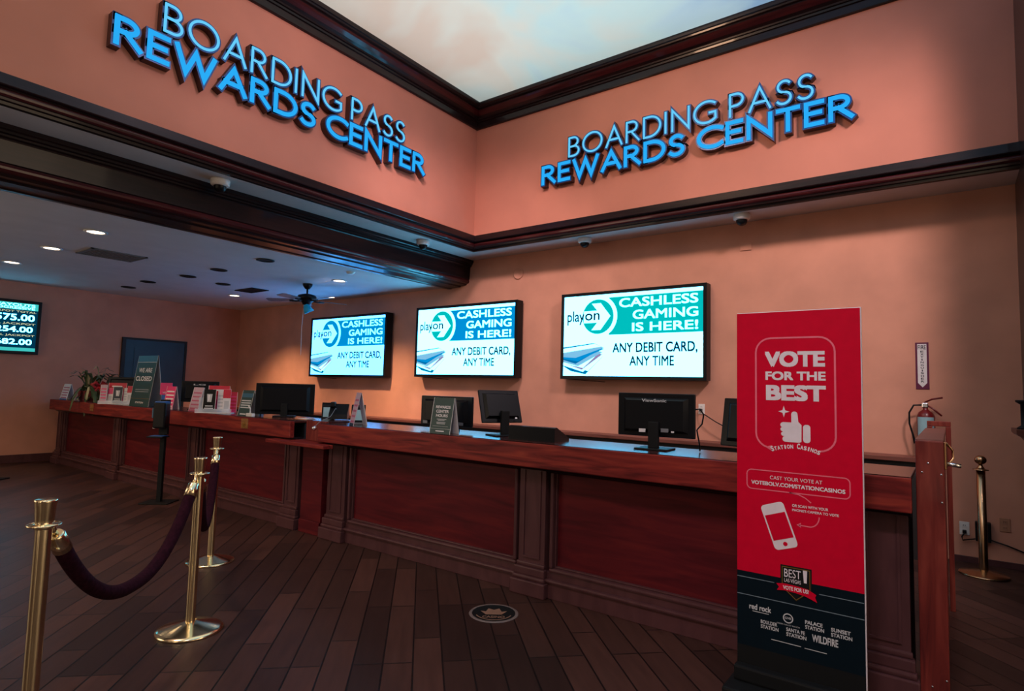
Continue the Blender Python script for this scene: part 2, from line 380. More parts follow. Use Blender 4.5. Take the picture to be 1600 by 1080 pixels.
prof = [(-5.78, 3.352), (-5.78, 3.315), (-5.795, 3.305), (-5.795, 3.285), (-5.815, 3.278), (-5.815, 3.262), (-5.835, 3.252), (-5.84, 3.24), (-5.85, 3.07), (-5.862, 3.062), (-5.858, 3.052), (-5.852, 3.038), (-5.856, 3.02), (-5.868, 3.008), (-5.90, 3.0), (-5.91, 2.985), (-5.93, 2.978), (-6.02, 2.975), (-6.03, 2.962), (-6.20, 2.955), (-6.22, 2.945), (-6.27, 2.945), (-6.29, 2.975), (-6.29, 3.05), (-6.0, 3.352)]
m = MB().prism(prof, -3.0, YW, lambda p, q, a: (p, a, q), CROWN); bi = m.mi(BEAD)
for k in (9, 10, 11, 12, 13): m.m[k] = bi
struct(m.build('trim_3', merge=False))
m = MB().box(XL, -1.2, 0, XL+.02, 4.55, .13, DULL).box(XL, 5.66, 0, XL+.02, YW, .13, DULL); struct(m.build('baseboard_left'))
m = MB().box(-.02, YW-.02, 0, XR, YW, .05, DULL); struct(m.build('baseboard_back'))
m = MB().box(XR, 5.2, 0, XR+4.0, YW, ZC, CROWN).box(XR-.02, 5.3, .9, XR, 5.36, ZC, CROWN); struct(m.build('wall_right'))
# ledge on the right pier
t = thing('wall_ledge', 'dark wooden ledge sticking out of the pier at the right edge', 'ledge', (XR, 6.1, 1.10))
m = MB().prism([(0, 0), (-.02, .0), (-.06, .05), (-.10, .07), (-.11, .085), (-.11, .115), (0, .115)], -.25, .25, lambda p, q, a: (p, a, q), CAPW); m.build('shelf', t)
m = MB().prism([(0, 0), (0, -.12), (-.03, -.08), (-.05, 0)], -.18, -.12, lambda p, q, a: (p, a, q), CROWN); m.build('bracket', t)
t = thing('wall_sconce', 'black metal fitting standing over the wooden ledge at the right edge', 'wall lamp', (XR, 6.05, 1.215))
m = MB().lathe([(.0, 0), (.045, 0), (.045, .01), (.02, .03), (.02, .19), (.05, .21), (.05, .225), (0, .225)], BLACKM, (-.05, 0, 0), 16); m.build('stem', t)
# door in left wall
t = MB().box(0, 0, 0, .03, 1.06, 2.16, DOORM).build('door_1', None, (XL, 4.56, 0)); struct(t)
m = MB().box(0, -.06, 0, .045, 0, 2.20, DARKIN).box(0, 1.06, 0, .045, 1.10, 2.20, DARKIN).box(0, 0, 2.16, .045, 1.06, 2.20, DARKIN); m.build('door_frame', t)
m = MB().box(.03, .15, .2, .036, .91, .95, DOORM).box(.03, .15, 1.08, .036, .91, 2.02, DOORM); m.build('door_panel', t)
m = MB().tube([(.03, .12, 1.0), (.07, .12, 1.0), (.07, .22, 1.0)], .01, BRONZE); m.build('door_handle', t)

# ------------------------------------------------------------------ neon letter signs
def glyph(c):
    st = [(0, 0), (0, 1)]
    if c == 'B': return .52, [(st, 0), ([(0, 1)]+arc(.22, .76, .24, .24, 90, -90)+[(0, .52)], 0), ([(0, .52)]+arc(.26, .26, .26, .26, 90, -90)+[(0, 0)], 0)]
    if c == 'O': return .96, [(arc(.48, .5, .48, .5, 0, 360, 32)[:-1], 1)]
    if c == 'A': return .76, [([(0, 0), (.38, 1), (.76, 0)], 0), ([(.13, .34), (.63, .34)], 0)]
    if c == 'R': return .58, [(st, 0), ([(0, 1)]+arc(.23, .75, .25, .25, 90, -90)+[(0, .5)], 0), ([(.22, .5), (.58, 0)], 0)]
    if c == 'D': return .74, [(st, 0), ([(0, 1)]+arc(.25, .5, .49, .5, 90, -90, 20)+[(0, 0)], 0)]
    if c == 'I': return .0, [(st, 0)]
    if c == 'N': return .70, [([(0, 0), (0, 1), (.70, 0), (.70, 1)], 0)]
    if c == 'G': return .86, [(arc(.5, .5, .5, .5, 48, 318, 26)+[(.86, .45), (.62, .45)], 0)]
    if c == 'P': return .50, [(st, 0), ([(0, 1)]+arc(.22, .73, .27, .27, 90, -90)+[(0, .46)], 0)]
    if c == 'S': return .50, [(arc(.26, .755, .22, .245, 35, 268, 16)+arc(.24, .255, .25, .255, 88, -148, 16), 0)]
    if c == 'E': return .47, [([(.47, 1), (0, 1), (0, 0), (.47, 0)], 0), ([(0, .52), (.41, .52)], 0)]
    if c == 'W': return 1.08, [([(0, 1), (.27, 0), (.54, .92), (.81, 0), (1.08, 1)], 0)]
    if c == 'C': return .78, [(arc(.5, .5, .5, .5, 50, 310, 26), 0)]
    if c == 'T': return .62, [([(0, 1), (.62, 1)], 0), ([(.31, 1), (.31, 0)], 0)]
def neon_row(parent, textline, x0, x1, z0, h, w, bold):
    adv = []; x = 0
    for c in textline:
        if c == ' ': x += .34; continue
        g = glyph(c); adv.append((c, x, g)); x += g[0]+(.30 if c == 'I' else .24)
    tot = x-.24; sx = (x1-x0-w)/tot
    for c, gx, (gw, strokes) in adv:
        ox = x0+w/2+gx*sx
        can = MB(); face = MB()
        for pts, closed in strokes:
            P = [(p[0]*sx, w/2+p[1]*(h-w)) for p in pts]
            ribbon3(can, P, w, 0, .085, FN, LETSIDE, LETCAN, bool(closed), w*.46)
            if bold: ribbon3(face, P, w*.56, .085, .094, FN, NEON, NEON, bool(closed), w*.25)
            else: ribbon3(face, P, w*.40, .085, .096, FN, NEONT, NEONT, bool(closed), w*.15)
        o = can.build('letter', parent, (ox, 0, z0), merge=False)
        f = face.build('neon_tube', o, None, merge=False)
s = thing('channel_letter_sign', 'blue neon lettering BOARDING PASS REWARDS CENTER on the left fascia, running down towards the corner', 'sign', (XF, 0, 4.09), PI/2, 'neon rewards center signs')
neon_row(s, 'BOARDING PASS', 2.06, 4.88, .29, .29, .052, False)
neon_row(s, 'REWARDS CENTER', 1.70, 5.24, 0.0, .285, .072, True)
s = thing('channel_letter_sign', 'blue neon lettering BOARDING PASS REWARDS CENTER on the back fascia above the wall screens', 'sign', (0, YF, 4.055), 0, 'neon rewards center signs')
neon_row(s, 'BOARDING PASS', -3.84, -1.0, .29, .29, .052, False)
neon_row(s, 'REWARDS CENTER', -4.24, -.66, 0.0, .285, .072, True)

# ------------------------------------------------------------------ dome cameras, wall plates
def dome(x, y, label):
    t = thing('security_camera', label, 'security camera', (x, y, ZS), 0, 'dome cameras under the soffit')
    MB().lathe([(0, 0), (.085, 0), (.088, -.012), (.085, -.05), (.07, -.062), (0, -.062)], WHITE, n=24).build('housing', t)
    MB().lathe([(.058, -.062), (.055, -.085), (.042, -.106), (.022, -.118), (0, -.121)], BLACK, n=20).build('dome', t)
    return t
dm = dome(-5.60, 2.77, 'white dome camera on the left soffit strip, the nearest of the four')
dup(dm, (-5.58, 5.48, ZS), 0, 'dome camera on the left soffit strip, close to the inner corner')
dup(dm, (-3.69, 6.46, ZS), 0, 'dome camera on the back soffit above the largest screen')
dup(dm, (-1.76, 6.44, ZS), 0, 'dome camera on the back soffit, the rightmost of the four')
m = MB().lathe([(0, .0), (.085, 0), (.085, .012), (.07, .016), (.065, .012), (0, .012)], WALL, n=28); o = m.build('cover_plate'); o.rotation_euler = (PI/2, 0, 0); o.location = (-4.93, YW, 3.07)
tag(o, 'round painted cover plate on the back wall between two screens', 'cover plate')
o = MB().bbox(-.06, -.012, -.04, .06, 0, .04, WALL, .004).build('cover_plate', None, (-1.80, YW, 3.07)); tag(o, 'small rectangular painted cover plate high on the back wall at right', 'cover plate')

# ------------------------------------------------------------------ low ceiling: lights, vents, fan
def downlight(x, y, on, label):
    t = thing('recessed_light', label, 'ceiling light', (x, y, ZL), 0, 'lit recessed ceiling lights' if on else 'dark recessed ceiling lights')
    MB().lathe([(.085, 0), (.11, -.004), (.11, -.010), (.085, -.012), (.08, -.004)], WHITE if on else BLACKM, n=28).build('trim_ring', t)
    o = MB().lathe([(.082, -.004), (.06, -.003), (0, -.003)], LAMPON if on else BLACKM, n=28); o.build('lens' if on else 'baffle', t)
    if on:
        l = spot('downlight_lamp', (x, y, ZL-.03), (x, y+.3 if y > 5 else y, 0), 330 if y > 5 else 60, (1.0, .62, .34), 1.9, .8, .06)
    return t
for x, y, lb in ((-7.28, 2.32, 'lit recessed light nearest the camera in the low ceiling'), (-8.69, 2.33, 'lit recessed light, middle of the left row of three'), (-10.29, 2.33, 'lit recessed light at the far left edge of the ceiling'),
                 (-10.34, 5.50, 'lit recessed light left of the ceiling fan'), (-7.33, 5.49, 'lit recessed light right of the ceiling fan')):
    downlight(x, y, True, lb)
for x, y, lb in ((-6.97, 4.08, 'dark recessed light, rightmost of the unlit ones'), (-8.17, 4.10, 'dark recessed light, second unlit one from the right'), (-9.11, 4.12, 'dark recessed light in the middle of the unlit row'),
                 (-10.23, 4.02, 'dark recessed light towards the left wall, beside a smaller one'), (-9.3, 4.75, 'small dark recessed light in front of the black vent'), (-11.16, 4.09, 'faint dark recessed light nearest the left wall')):
    downlight(x, y, False, lb)
m = MB().lathe([(0, -.035), (.03, -.035), (.055, -.02), (.06, 0)], WHITE, n=20); o = m.build('smoke_detector', None, (-6.62, 5.14, ZL)); tag(o, 'small smoke detector on the low ceiling near the beam', 'smoke detector')
def vent(x0, y0, x1, y1, label, fm, sm_):
    t = thing('ceiling_vent', label, 'air vent', ((x0+x1)/2, (y0+y1)/2, ZL))
    a, c = (x1-x0)/2, (y1-y0)/2
    MB().box(-a, -c, -.012, a, -c+.03, 0, fm).box(-a, c-.03, -.012, a, c, 0, fm).box(-a, -c, -.012, -a+.03, c, 0, fm).box(a-.03, -c, -.012, a, c, 0, fm).build('frame', t)
    g = MB(); n = int((2*c-.06)/.035)
    for k in range(n): g.box(-a+.03, -c+.032+k*.035, -.010, a-.03, -c+.052+k*.035, -.002, sm_)
    g.box(-a+.03, -c+.03, -.002, a-.03, c-.03, -.0005, BLACKM).build('grille', t)
vent(-8.72, 2.58, -8.2, 3.20, 'large grey return vent in the low ceiling between the lit lights', VENTM, VENTM)
vent(-9.75, 5.18, -9.2, 5.48, 'black vent in the low ceiling left of the fan', BLACKM, BLACKM)
t = thing('ceiling_fan', 'dark ceiling fan with a glass shade coloured by blue screen glow hanging from the low ceiling', 'ceiling fan', (-8.05, 5.44, ZL))
MB().lathe([(0, 0), (.075, 0), (.07, -.03), (.035, -.08), (.02, -.085)], BLACK, n=20).build('canopy', t)
MB().tube([(0, 0, -.08), (0, 0, -.17)], .014, BLACK).build('downrod', t)
MB().lathe([(0, -.155), (.06, -.16), (.13, -.18), (.145, -.21), (.14, -.25), (.09, -.275), (.07, -.30), (.06, -.33), (0, -.33)], BLACK, n=26).build('motor_housing', t)
for k in range(5):
    a = math.radians(72+72*k); c_, s_ = math.cos(a), math.sin(a)
    mb = MB(); fnb = lambda x, y, z: (x*c_-y*s_, x*s_+y*c_, z)
    prof = [(.20, -.045), (.30, -.065), (.58, -.07), (.62, -.05), (.62, .05), (.58, .07), (.30, .065), (.20, .045)]
    vs = [fnb(x, y, -.262+y*.16) for x, y in prof]+[fnb(x, y, -.254+y*.16) for x, y in prof]; n = len(prof)
    mb.add(vs, [tuple(range(n-1, -1, -1)), tuple(range(n, 2*n))]+[(i, (i+1) % n, n+(i+1) % n, n+i) for i in range(n)], BLADE)
    bl = mb.build('blade', t)
    MB().tube([fnb(.10, 0, -.265), fnb(.17, 0, -.272), fnb(.27, 0, -.266)], .012, BLACK, 8).build('blade_iron', bl)
sh = MB().lathe([(.028, 0), (.05, -.03), (.065, -.085), (.078, -.13), (.07, -.13), (.045, -.04), (0, -.02)], FROST, n=20).build('lamp_shade', t, (.03, -.04, -.33)); sh.rotation_euler = (math.radians(24), math.radians(-14), 0)
MB().tube([(0, -.05, -.33), (-.01, -.06, -.7), (0, -.06, -1.12)], .004, PAPER, 6).build('pull_chain', t)

# ------------------------------------------------------------------ wall screens
def ad_screen(name, label, x0, x1, z0, z1, cband, ccirc, bg):
    w, h = x1-x0, z1-z0
    t = thing(name, label, 'screen', (x0, YW, z0), 0, 'advertising screens on the back wall')
    D = .17; e = .040
    m = MB().bbox(0, -D+.012, 0, w, -.03, h, BLACK, .006)
    m.box(0, -D, 0, w, -D+.012, e, BLACK).box(0, -D, h-e, w, -D+.012, h, BLACK).box(0, -D, e, e, -D+.012, h-e, BLACK).box(w-e, -D, e, w, -D+.012, h-e, BLACK)
    m.box(w*.3, -.03, h*.3, w*.7, 0, h*.7, BLACK); m.build('bezel', t)
    W_, H_ = w-2*e, h-2*e
    fn = lambda u, v, d: (e+u*W_, -D+.010-d, e+v*H_)
    s = MB(); asp = H_/W_
    s.rect(0, 0, 1, 1, fn, 0, bg)
    s.rect(.355, .50, 1, .957, fn, .0006, cband)
    s.disc(.27, .73, .147, .147/asp, fn, .0012, bg)
    s.disc(.27, .73, .120, .120/asp, fn, .0018, ccirc)
    s.poly([(.16, .655), (.265, .655), (.222, .565), (.292, .565), (.366, .73), (.292, .895), (.222, .895), (.265, .805), (.16, .805)], fn, .0024, bg)
    s.text('play', .028, .165, .635, .815, fn, .0032, SCRK, .012); s.text('on', .17, .285, .686, .776, fn, .0032, SCRK, .02)
    s.text('CASHLESS', .43, .968, .825, .935, fn, .0012, bg, .022); s.text('GAMING', .53, .968, .675, .785, fn, .0012, bg, .022); s.text('IS HERE!', .525, .968, .53, .635, fn, .0012, bg, .022)
    s.text('ANY DEBIT CARD,', .385, .965, .265, .40, fn, .0012, SCRK, .022); s.text('ANY TIME', .51, .815, .125, .24, fn, .0012, SCRK, .022)
    # fan of bank cards
    cards = [([(0, .12), (.06, .06), (.18, .02), (.30, .22), (.315, .24), (.20, .06), (.0, .15)], SCRD),
             ([(0, .13), (.16, .05), (.31, .26), (.19, .30), (0, .22)], SCRW), ([(.02, .15), (.15, .075), (.31, .265), (.28, .28), (.16, .10)], SCRP),
             ([(0, .17), (.12, .12), (.31, .29), (.25, .32), (.10, .16), (0, .2)], SCRL), ([(0, .20), (.10, .15), (.22, .26), (.32, .33), (.24, .36), (0, .27)], SCRD),
             ([(0, .215), (.12, .18), (.26, .29), (.32, .335), (.22, .36), (0, .30)], SCRB),
             ([(0, .235), (.10, .225), (.32, .345), (.25, .40), (0, .345)], SCRL), ([(0, .29), (.30, .36), (.25, .395), (0, .34)], bg), ([(0, .345), (.25, .395), (.245, .405), (0, .36)], SCRD)]
    for k, (p, c) in enumerate(cards): s.poly(p, fn, .0008+.0004*k, c)
    s.build('screen', t, merge=False)
    MB().tube([(.04, -.06, 0), (w*.3, -.02, -.03)], .004, BLACK, 6).build('cable', t)
ad_screen('wall_screen', 'wall screen with blue band, leftmost of the three advertising screens', -9.56, -7.48, 1.555, 2.64, SCRB, SCRB, SCRC)
ad_screen('wall_screen', 'wall screen with blue band and teal circle, middle of the three', -6.79, -4.81, 1.575, 2.665, SCRB, SCRT, SCRW)
ad_screen('wall_screen', 'wall screen with teal band, rightmost and largest of the three', -4.09, -2.18, 1.572, 2.677, SCRT, SCRT, SCRW)
# jackpot board on the left wall
t = thing('jackpot_board', 'jackpot total screen with white figures on the left wall', 'screen', (XL+.022, 1.66, 1.78), PI/2)
w, h, D, e = 1.57, .89, .10, .05
MB().bbox(0, -D, 0, w, 0, h, BLACK, .008).build('bezel', t)
fn = lambda u, v, d: (e+u*(w-2*e), -D-.002-d, e+v*(h-2*e))
s = MB(); s.rect(0, 0, 1, 1, fn, 0, SCRN); s.rect(0, .86, 1, 1, fn, .0006, SCRQ); s.rect(0, 0, 1, .07, fn, .0006, SCRQ)
s.text('BINGO PAYOUTS', .35, .97, .93, .985, fn, .0012, SCRW, .01); s.text('DAILY PROGRESSIVE', .35, .97, .872, .922, fn, .0012, SCRW, .01)
s.text("TODAY'S JACKPOT TOTAL", .30, .985, .79, .84, fn, .0012, SCRY, .01); s.text('$17,575.00', .40, .975, .61, .765, fn, .0012, SCRW, .02)
s.text('LAST TOTAL JACKPOT', .30, .985, .535, .585, fn, .0012, SCRY, .01); s.text('$69,254.00', .42, .965, .375, .51, fn, .0012, SCRW, .02)
s.text('BONUS TOTAL JACKPOT', .30, .985, .295, .345, fn, .0012, SCRY, .01); s.text('$80,682.00', .43, .965, .115, .25, fn, .0012, SCRW, .02)
s.build('screen', t, merge=False)

# ------------------------------------------------------------------ counters
CT = 1.05; YP = 3.54; YT = 3.40
def pilaster(par, x0, x1, z1=.87):
    t = MB().bbox(x0, YP-.03, .0, x1, YP+.04, z1, DULL, .004)
    t.bbox(x0-.035, YP-.085, 0, x1+.035, YP-.02, .10, DULL, .008)
    t.bbox(x0-.025, YP-.070, .10, x1+.025, YP-.02, .13, DULL, .012)
    t.bbox(x0-.018, YP-.060, .13, x1+.018, YP-.02, .185, DULL, .008)
    t.bbox(x0-.008, YP-.045, .185, x1+.008, YP-.02, .215, DULL, .010)
    p = t.build('pilaster', par)
    w = x1-x0; a, c = x0+w*.22, x1-w*.22
    q = MB()
    for (u0, v0, u1, v1) in ((a-.012, .245, a, z1-.02), (c, .245, c+.012, z1-.02), (a, .245, c, .257)): q.box(u0, YP-.038, v0, u1, YP-.028, v1, DULL)
    q.build('pilaster_moulding', p)
def panel(par, x0, x1, z0=.20, z1=.86):
    p = MB().box(x0+.02, YP+.032, z0, x1-.02, YP+.04, z1, PANEL).build('panel', par)
    f = MB(); fw = .028
    for prof_d, o_ in ((.0, 0), (.012, .01)):
        pass
    for (u0, v0, u1, v1) in ((x0, z0-fw, x1, z0), (x0, z0, x0+fw, z1), (x1-fw, z0, x1, z1)): f.bbox(u0, YP-.022, v0, u1, YP+.03, v1, DULL, .012)
    for (u0, v0, u1, v1) in ((x0+fw, z0, x1-fw, z0+.012), (x0+fw, z0+.012, x0+fw+.012, z1), (x1-fw-.012, z0+.012, x1-fw, z1)): f.bbox(u0, YP+.008, v0, u1, YP+.034, v1, DULL, .006)
    f.build('panel_frame', p)
def counter(name, label, x0, x1, pil, ytop_back=3.98):
    t = thing(name, label, 'counter', (0, 0, 0))
    MB().box(x0+.02, YP+.04, 0, x1-.02, 3.90, 1.02, DARKIN).build('carcass', t)
    MB().bbox(x0+.01, YP-.03, 0, x1-.01, YP+.03, .105, DULL, .004).bbox(x0+.01, YP-.046, .105, x1-.01, YP+.03, .13, DULL, .011).bbox(x0+.01, YP-.012, .128, x1-.01, YP+.03, .172, DULL, .004).build('plinth', t)
    MB().prism([(YP+.03, .845), (YP-.02, .845), (YP-.03, .855), (YP-.045, .858), (YP-.06, .872), (YP-.085, .878), (YP-.10, .89), (YP+.03, .89)], x0+.01, x1-.01, lambda p, q, a: (a, p, q), CROWN).build('cornice', t)
    MB().bbox(x0, YT, .885, x1, YT+.05, CT, RED, .006).build('front_band', t)
    MB().bbox(x0+.002, YT+.004, CT-.02, x1-.002, ytop_back, CT, TOPW, .004).build('countertop', t)
    for a, c in pil: pilaster(t, a, c)
    for (a, c), (a2, c2) in zip(pil, pil[1:]): panel(t, c+.03, a2-.03)
    return t
LC = counter('service_counter', 'long red mahogany service counter on the left, with brochures and monitors', -12.12, -5.20, [(-12.05, -11.83), (-9.72, -9.50), (-7.46, -7.24), (-5.40, -5.18)])
RC = counter('service_counter', 'long red mahogany service counter on the right, behind the red banner', -4.75, -.16, [(-4.72, -4.46), (-2.50, -2.28), (-.40, -.18)])
for X, lb in ((-10.26, 'plaque'), (-6.02, 'plaque')):
    q = MB().bbox(X-.065, YT-.008, .93, X+.065, YT, 1.035, PLAQ, .004)
    q.lathe([(0, .0), (.03, 0), (.03, .004), (0, .004)], GOLDP, (X, YT-.008, .985), 5)
    q.box(X-.04, YT-.0095, .945, X+.04, YT-.008, .955, GOLDP)
    q.poly([(X-.03, .96), (X+.03, .96), (X+.012, .99), (X, 1.02), (X-.012, .99)], FN, -YT+.010, GOLDP)
    q.build('plaque', LC)
# low accessible desk between the counters
t = thing('transaction_desk', 'low wooden desk section in the gap between the two counters', 'counter', (0, 0, 0))
MB().box(-5.10, YP-.045, 0, -4.78, 3.9, .84, PANEL).build('front_panel', t)
MB().bbox(-5.10, YP-.06, 0, -4.78, YP-.04, .12, PANEL, .004).build('kick_board', t)
MB().bbox(-5.42, 3.28, .84, -4.50, 3.39, .872, RED, .006).bbox(-5.17, 3.39, .84, -4.77, 3.95, .872, RED, .006).build('shelf', t)
MB().bbox(-5.08, 3.50, .872, -4.77, 3.53, 1.065, POSTW, .004).bbox(-5.08, 3.53, 1.045, -4.77, 3.9, 1.065, TOPW, .004).build('riser', t)
# end partition by the gate
t = thing('counter_end_partition', 'tall red wood end post and half wall closing the counter at right', 'partition', (0, 0, 0))
p = MB().bbox(-.145, 3.49, 0, -.033, 3.56, 1.225, POSTW, .005).build('post', t)
for x, z in ((-.095, 1.12), (-.10, .09), (-.045, .13), (-.045, 1.07), (-.045, .94), (-.12, 1.075)):
    MB().lathe([(0, 0), (.0045, 0), (.0045, .003), (0, .003)], CHROME, n=8).build('screw', p, (x, 3.49, z)).rotation_euler = (PI/2, 0, 0)
MB().box(-.14, 3.56, 0, -.04, 5.05, 1.20, POSTW).build('half_wall', t)
MB().bbox(-.148, 3.56, 1.20, -.033, 5.05, 1.228, CAPW, .004).build('cap', t)
MB().bbox(-.14, 5.1, 1.24, -.005, 5.16, 1.275, POSTW, .004).bbox(-.035, 5.1, 0, -.005, 5.16, 1.24, POSTW, .004).bbox(-.14, 5.1, 0, -.11, 5.16, 1.24, POSTW, .004).build('gate_frame', t)
lt = MB().bbox(-.033, 3.55, 1.09, -.022, 3.60, 1.22, BRONZE, .003).tube([(-.024, 3.57, 1.215), (.0, 3.62, 1.18), (.002, 3.62, 1.14), (-.02, 3.58, 1.11)], .005, BRONZE, 8).build('latch', t)
MB().tube([(-.024, 3.58, 1.115), (.03, 3.60, 1.108)], .010, CHROME, 10).build('latch_pin', lt)
# back ledge along the wall
o = MB().bbox(-12.0, 6.46, .86, -.25, YW-.003, .90, CAPW, .006).box(-12.0, 6.50, 0, -.25, YW-.003, .86, DARKIN).build('back_counter'); tag(o, 'long dark back counter with a brown top running along the wall under the screens', 'counter')

# ------------------------------------------------------------------ brass stanchions and ropes
def stanchion(x, y, label, rz=0):
    t = thing('stanchion', label, 'stanchion', (x, y, 0), rz, 'brass rope stanchions')
    MB().lathe([(0, 0), (.175, 0), (.178, .006), (.172, .014), (.155, .02), (.06, .045), (.034, .052), (0, .052)], BRASS, n=48).build('base', t)
    MB().lathe([(.0255, .045), (.0255, .885)], BRASS, n=32).build('pole', t)
    MB().lathe([(.0255, .868), (.03, .871), (.031, .880), (.0265, .886), (.0295, .90), (.0325, .95), (.0355, .968), (.0355, .974), (.032, .976), (0, .974)], BRASS, n=32).build('cap', t)
    rg = MB(); rg.tube([(.050*math.cos(a*PI/16), .050*math.sin(a*PI/16), .884) for a in range(33)], .0038, BRASS, 8, False)
    rg.lathe([(.026, .880), (.05, .882), (.05, .886), (.026, .888)], BRASS, n=32); rg.build('rope_ring', t)
    return t
S1, S2, S3 = (-2.66, .76), (-3.52, 1.73), (-4.73, 2.45)
st = stanchion(*S1, 'polished brass stanchion nearest the camera, cut by the bottom edge')
dup(st, (*S2, 0), 0, 'polished brass stanchion in the middle, holding the ends of both ropes')
dup(st, (*S3, 0), 0, 'polished brass stanchion farthest back of the three, holding one rope')
def rope(a, c, sag, label, za=.862, zc=.862):
    a, c = Vector((*a, za)), Vector((*c, zc)); d = (c-a); d.z = 0; L = d.length; d.normalize()
    t = thing('velvet_rope', label, 'rope barrier', (0, 0, 0), 0, 'plum velvet ropes')
    A = a+d*.048; B = c-d*.048; n = 48; P = []
    for k in range(n+1):
        u = k/n; p = A.lerp(B, u); p.z -= sag*max(0, 1-abs(2*u-1)**2.3); P.append(p)
    def cut(Q, d0, d1):
        out = []; acc = 0
        for i in range(len(Q)-1):
            if d0 <= acc <= d1: out.append(Q[i])
            acc += (Q[i+1]-Q[i]).length
        return out
    tot = sum((P[i+1]-P[i]).length for i in range(n))
    MB().tube(cut(P, .085, tot-.085), .030, VELVET, 16).build('rope', t)
    for Q in (P, P[::-1]):
        def at(dd):
            acc = 0
            for i in range(len(Q)-1):
                l = (Q[i+1]-Q[i]).length
                if acc+l >= dd: return Q[i].lerp(Q[i+1], (dd-acc)/l)
                acc += l
        hd = MB().tube([at(.030), at(.04), at(.07), at(.115)], [.024, .030, .0325, .033], BRASS, 18)
        hd.tube([Q[0]+Vector((0, 0, .026)), Q[0]+Vector((0, 0, .014)), at(.008), at(.034)], [.006, .007, .009, .014], BRASS, 10)
        hd.build('rope_end', t)
    return t
rope(S1, S2, .40, 'plum velvet rope drooping between the nearest and the middle stanchion')
rope(S2, S3, .42, 'plum velvet rope between the middle and the farthest stanchion')
t = thing('stanchion', 'tarnished brass post with a ball top standing by the back wall', 'stanchion', (.185, 6.33, 0))
MB().lathe([(0, 0), (.17, 0), (.172, .008), (.165, .014), (.05, .035), (.03, .045), (0, .045)], BRONZE, n=40).build('base', t)
MB().lathe([(.031, .04), (.031, .86), (.0, .86)], BRONZE, n=28).build('pole', t)
MB().lathe([(.055, .853), (.055, .858), (.034, .862), (.025, .872), (.015, .888), (.013, .90), (.022, .905)]+[(.042*math.cos(math.radians(a)), .935+.038*math.sin(math.radians(a))) for a in range(-55, 91, 12)]+[(0, .973)], BRONZE, n=28).build('ball_top', t)

# ------------------------------------------------------------------ hand sanitiser stands
t = thing('sanitizer_stand', 'black hand sanitizer stand on a pole in front of the left counter', 'sanitizer stand', (-7.42, 3.20, 0), math.radians(40))
MB().bbox(-.16, -.14, 0, .16, .14, .012, BLACKM, .004).build('base_plate', t)
MB().bbox(-.025, -.025, .012, .025, .025, .80, BLACKM, .004).bbox(-.05, -.02, .78, .05, .02, 1.19, BLACKM, .006).build('pole', t)
d = MB().bbox(-.07, -.13, .86, .07, -.02, 1.16, BLACK, .02).bbox(-.06, -.125, 1.155, .06, -.015, 1.17, BLUEP, .006).build('dispenser', t)
MB().bbox(-.085, -.12, .98, -.07, -.04, 1.09, TEALP, .004).bbox(-.08, -.10, .855, -.055, -.06, .90, WHITE, .006).build('dispenser_window', d)
MB().bbox(-.11, -.16, .755, .07, .0, .772, BLACK, .005).box(-.09, -.14, .772, .06, -.02, .776, BLUEP).build('drip_tray', t)
t = thing('tablet_stand', 'black stand with a tablet head cut by the left edge of the photo', 'stand', (-10.55, 2.36, 0), math.radians(40))
MB().bbox(-.15, -.15, 0, .15, .15, .015, BLACKM, .004).build('base_plate', t)
MB().tube([(-.12, 0, .015), (-.12, 0, 1.05)], .02, BLACKM).build('pole', t)
MB().bbox(-.20, -.03, 1.03, -.03, .0, 1.36, BLACK, .015).build('head', t)

# ------------------------------------------------------------------ floor medallion
RIMM = plain('rim_grey', (.16, .12, .11), .45)
t = thing('floor_medallion', 'round dark metal medallion with a raised emblem set in the plank floor', 'floor medallion', (-2.36, 3.06, 0), math.radians(37))
MB().lathe([(0, 0), (.155, 0), (.153, .003), (.138, .004), (.134, .002), (0, .002)], BLACKM, n=48).build('plate', t)
MB().lathe([(.157, .001), (.154, .004), (.140, .005), (.136, .003)], RIMM, n=48).build('rim', t)
EMB = plain('emblem_bronze', (.24, .13, .085), .5)
em = MB(); ft = lambda x, y, d: (x, y, .003+d)
em.text('CASINO', -.07, .07, -.085, -.05, ft, .001, EMB, .02)
em.poly([(-.05, -.03), (.05, -.03), (.085, .03), (.05, .02), (.035, .075), (0, .05), (-.035, .075), (-.05, .02), (-.085, .03)], ft, .001, EMB)
em.line(arc(0, 0, .115, .115, 200, 340, 20), .008, ft, .001, EMB)
em.build('emblem', t, merge=False)

# ------------------------------------------------------------------ banner
t = thing('banner_stand', 'tall red and navy VOTE FOR THE BEST banner standing before the right counter', 'banner', (0, 3.1, 0))
X0, X1, Z0, Z1 = -.872, -.322, .12, 1.838
MB().bbox(X0, .003, Z0, X1, .022, Z1, BANWHITE, .002).build('board', t)
b_ = MB(); F = lambda x, z, d: (x, -d, z)
b_.rect(X0, .558, X1-.004, Z1-.004, F, 0, BANRED); b_.rect(X0, .205, X1-.004, .558, F, 0, BANNAVY); b_.rect(X0, Z0, X1-.004, .205, F, 0, BLACKM)
e1 = .0012
fr = [(-.71, 1.168)]+arc(-.71, 1.238, .07, .07, -90, -180, 6)+arc(-.71, 1.635, .07, .07, 180, 90, 6)+arc(-.50, 1.635, .07, .07, 90, 0, 6)+arc(-.50, 1.238, .07, .07, 0, -90, 6)
b_.line(fr, .008, F, e1, ROSE)
b_.text('VOTE', -.738, -.471, 1.563, 1.639, F, e1, BANWHITE, .05); b_.text('FOR THE', -.735, -.469, 1.498, 1.541, F, e1, BANWHITE, .04); b_.text('BEST', -.733, -.469, 1.399, 1.475, F, e1, BANWHITE, .05)
cx, cz = -.652, 1.347
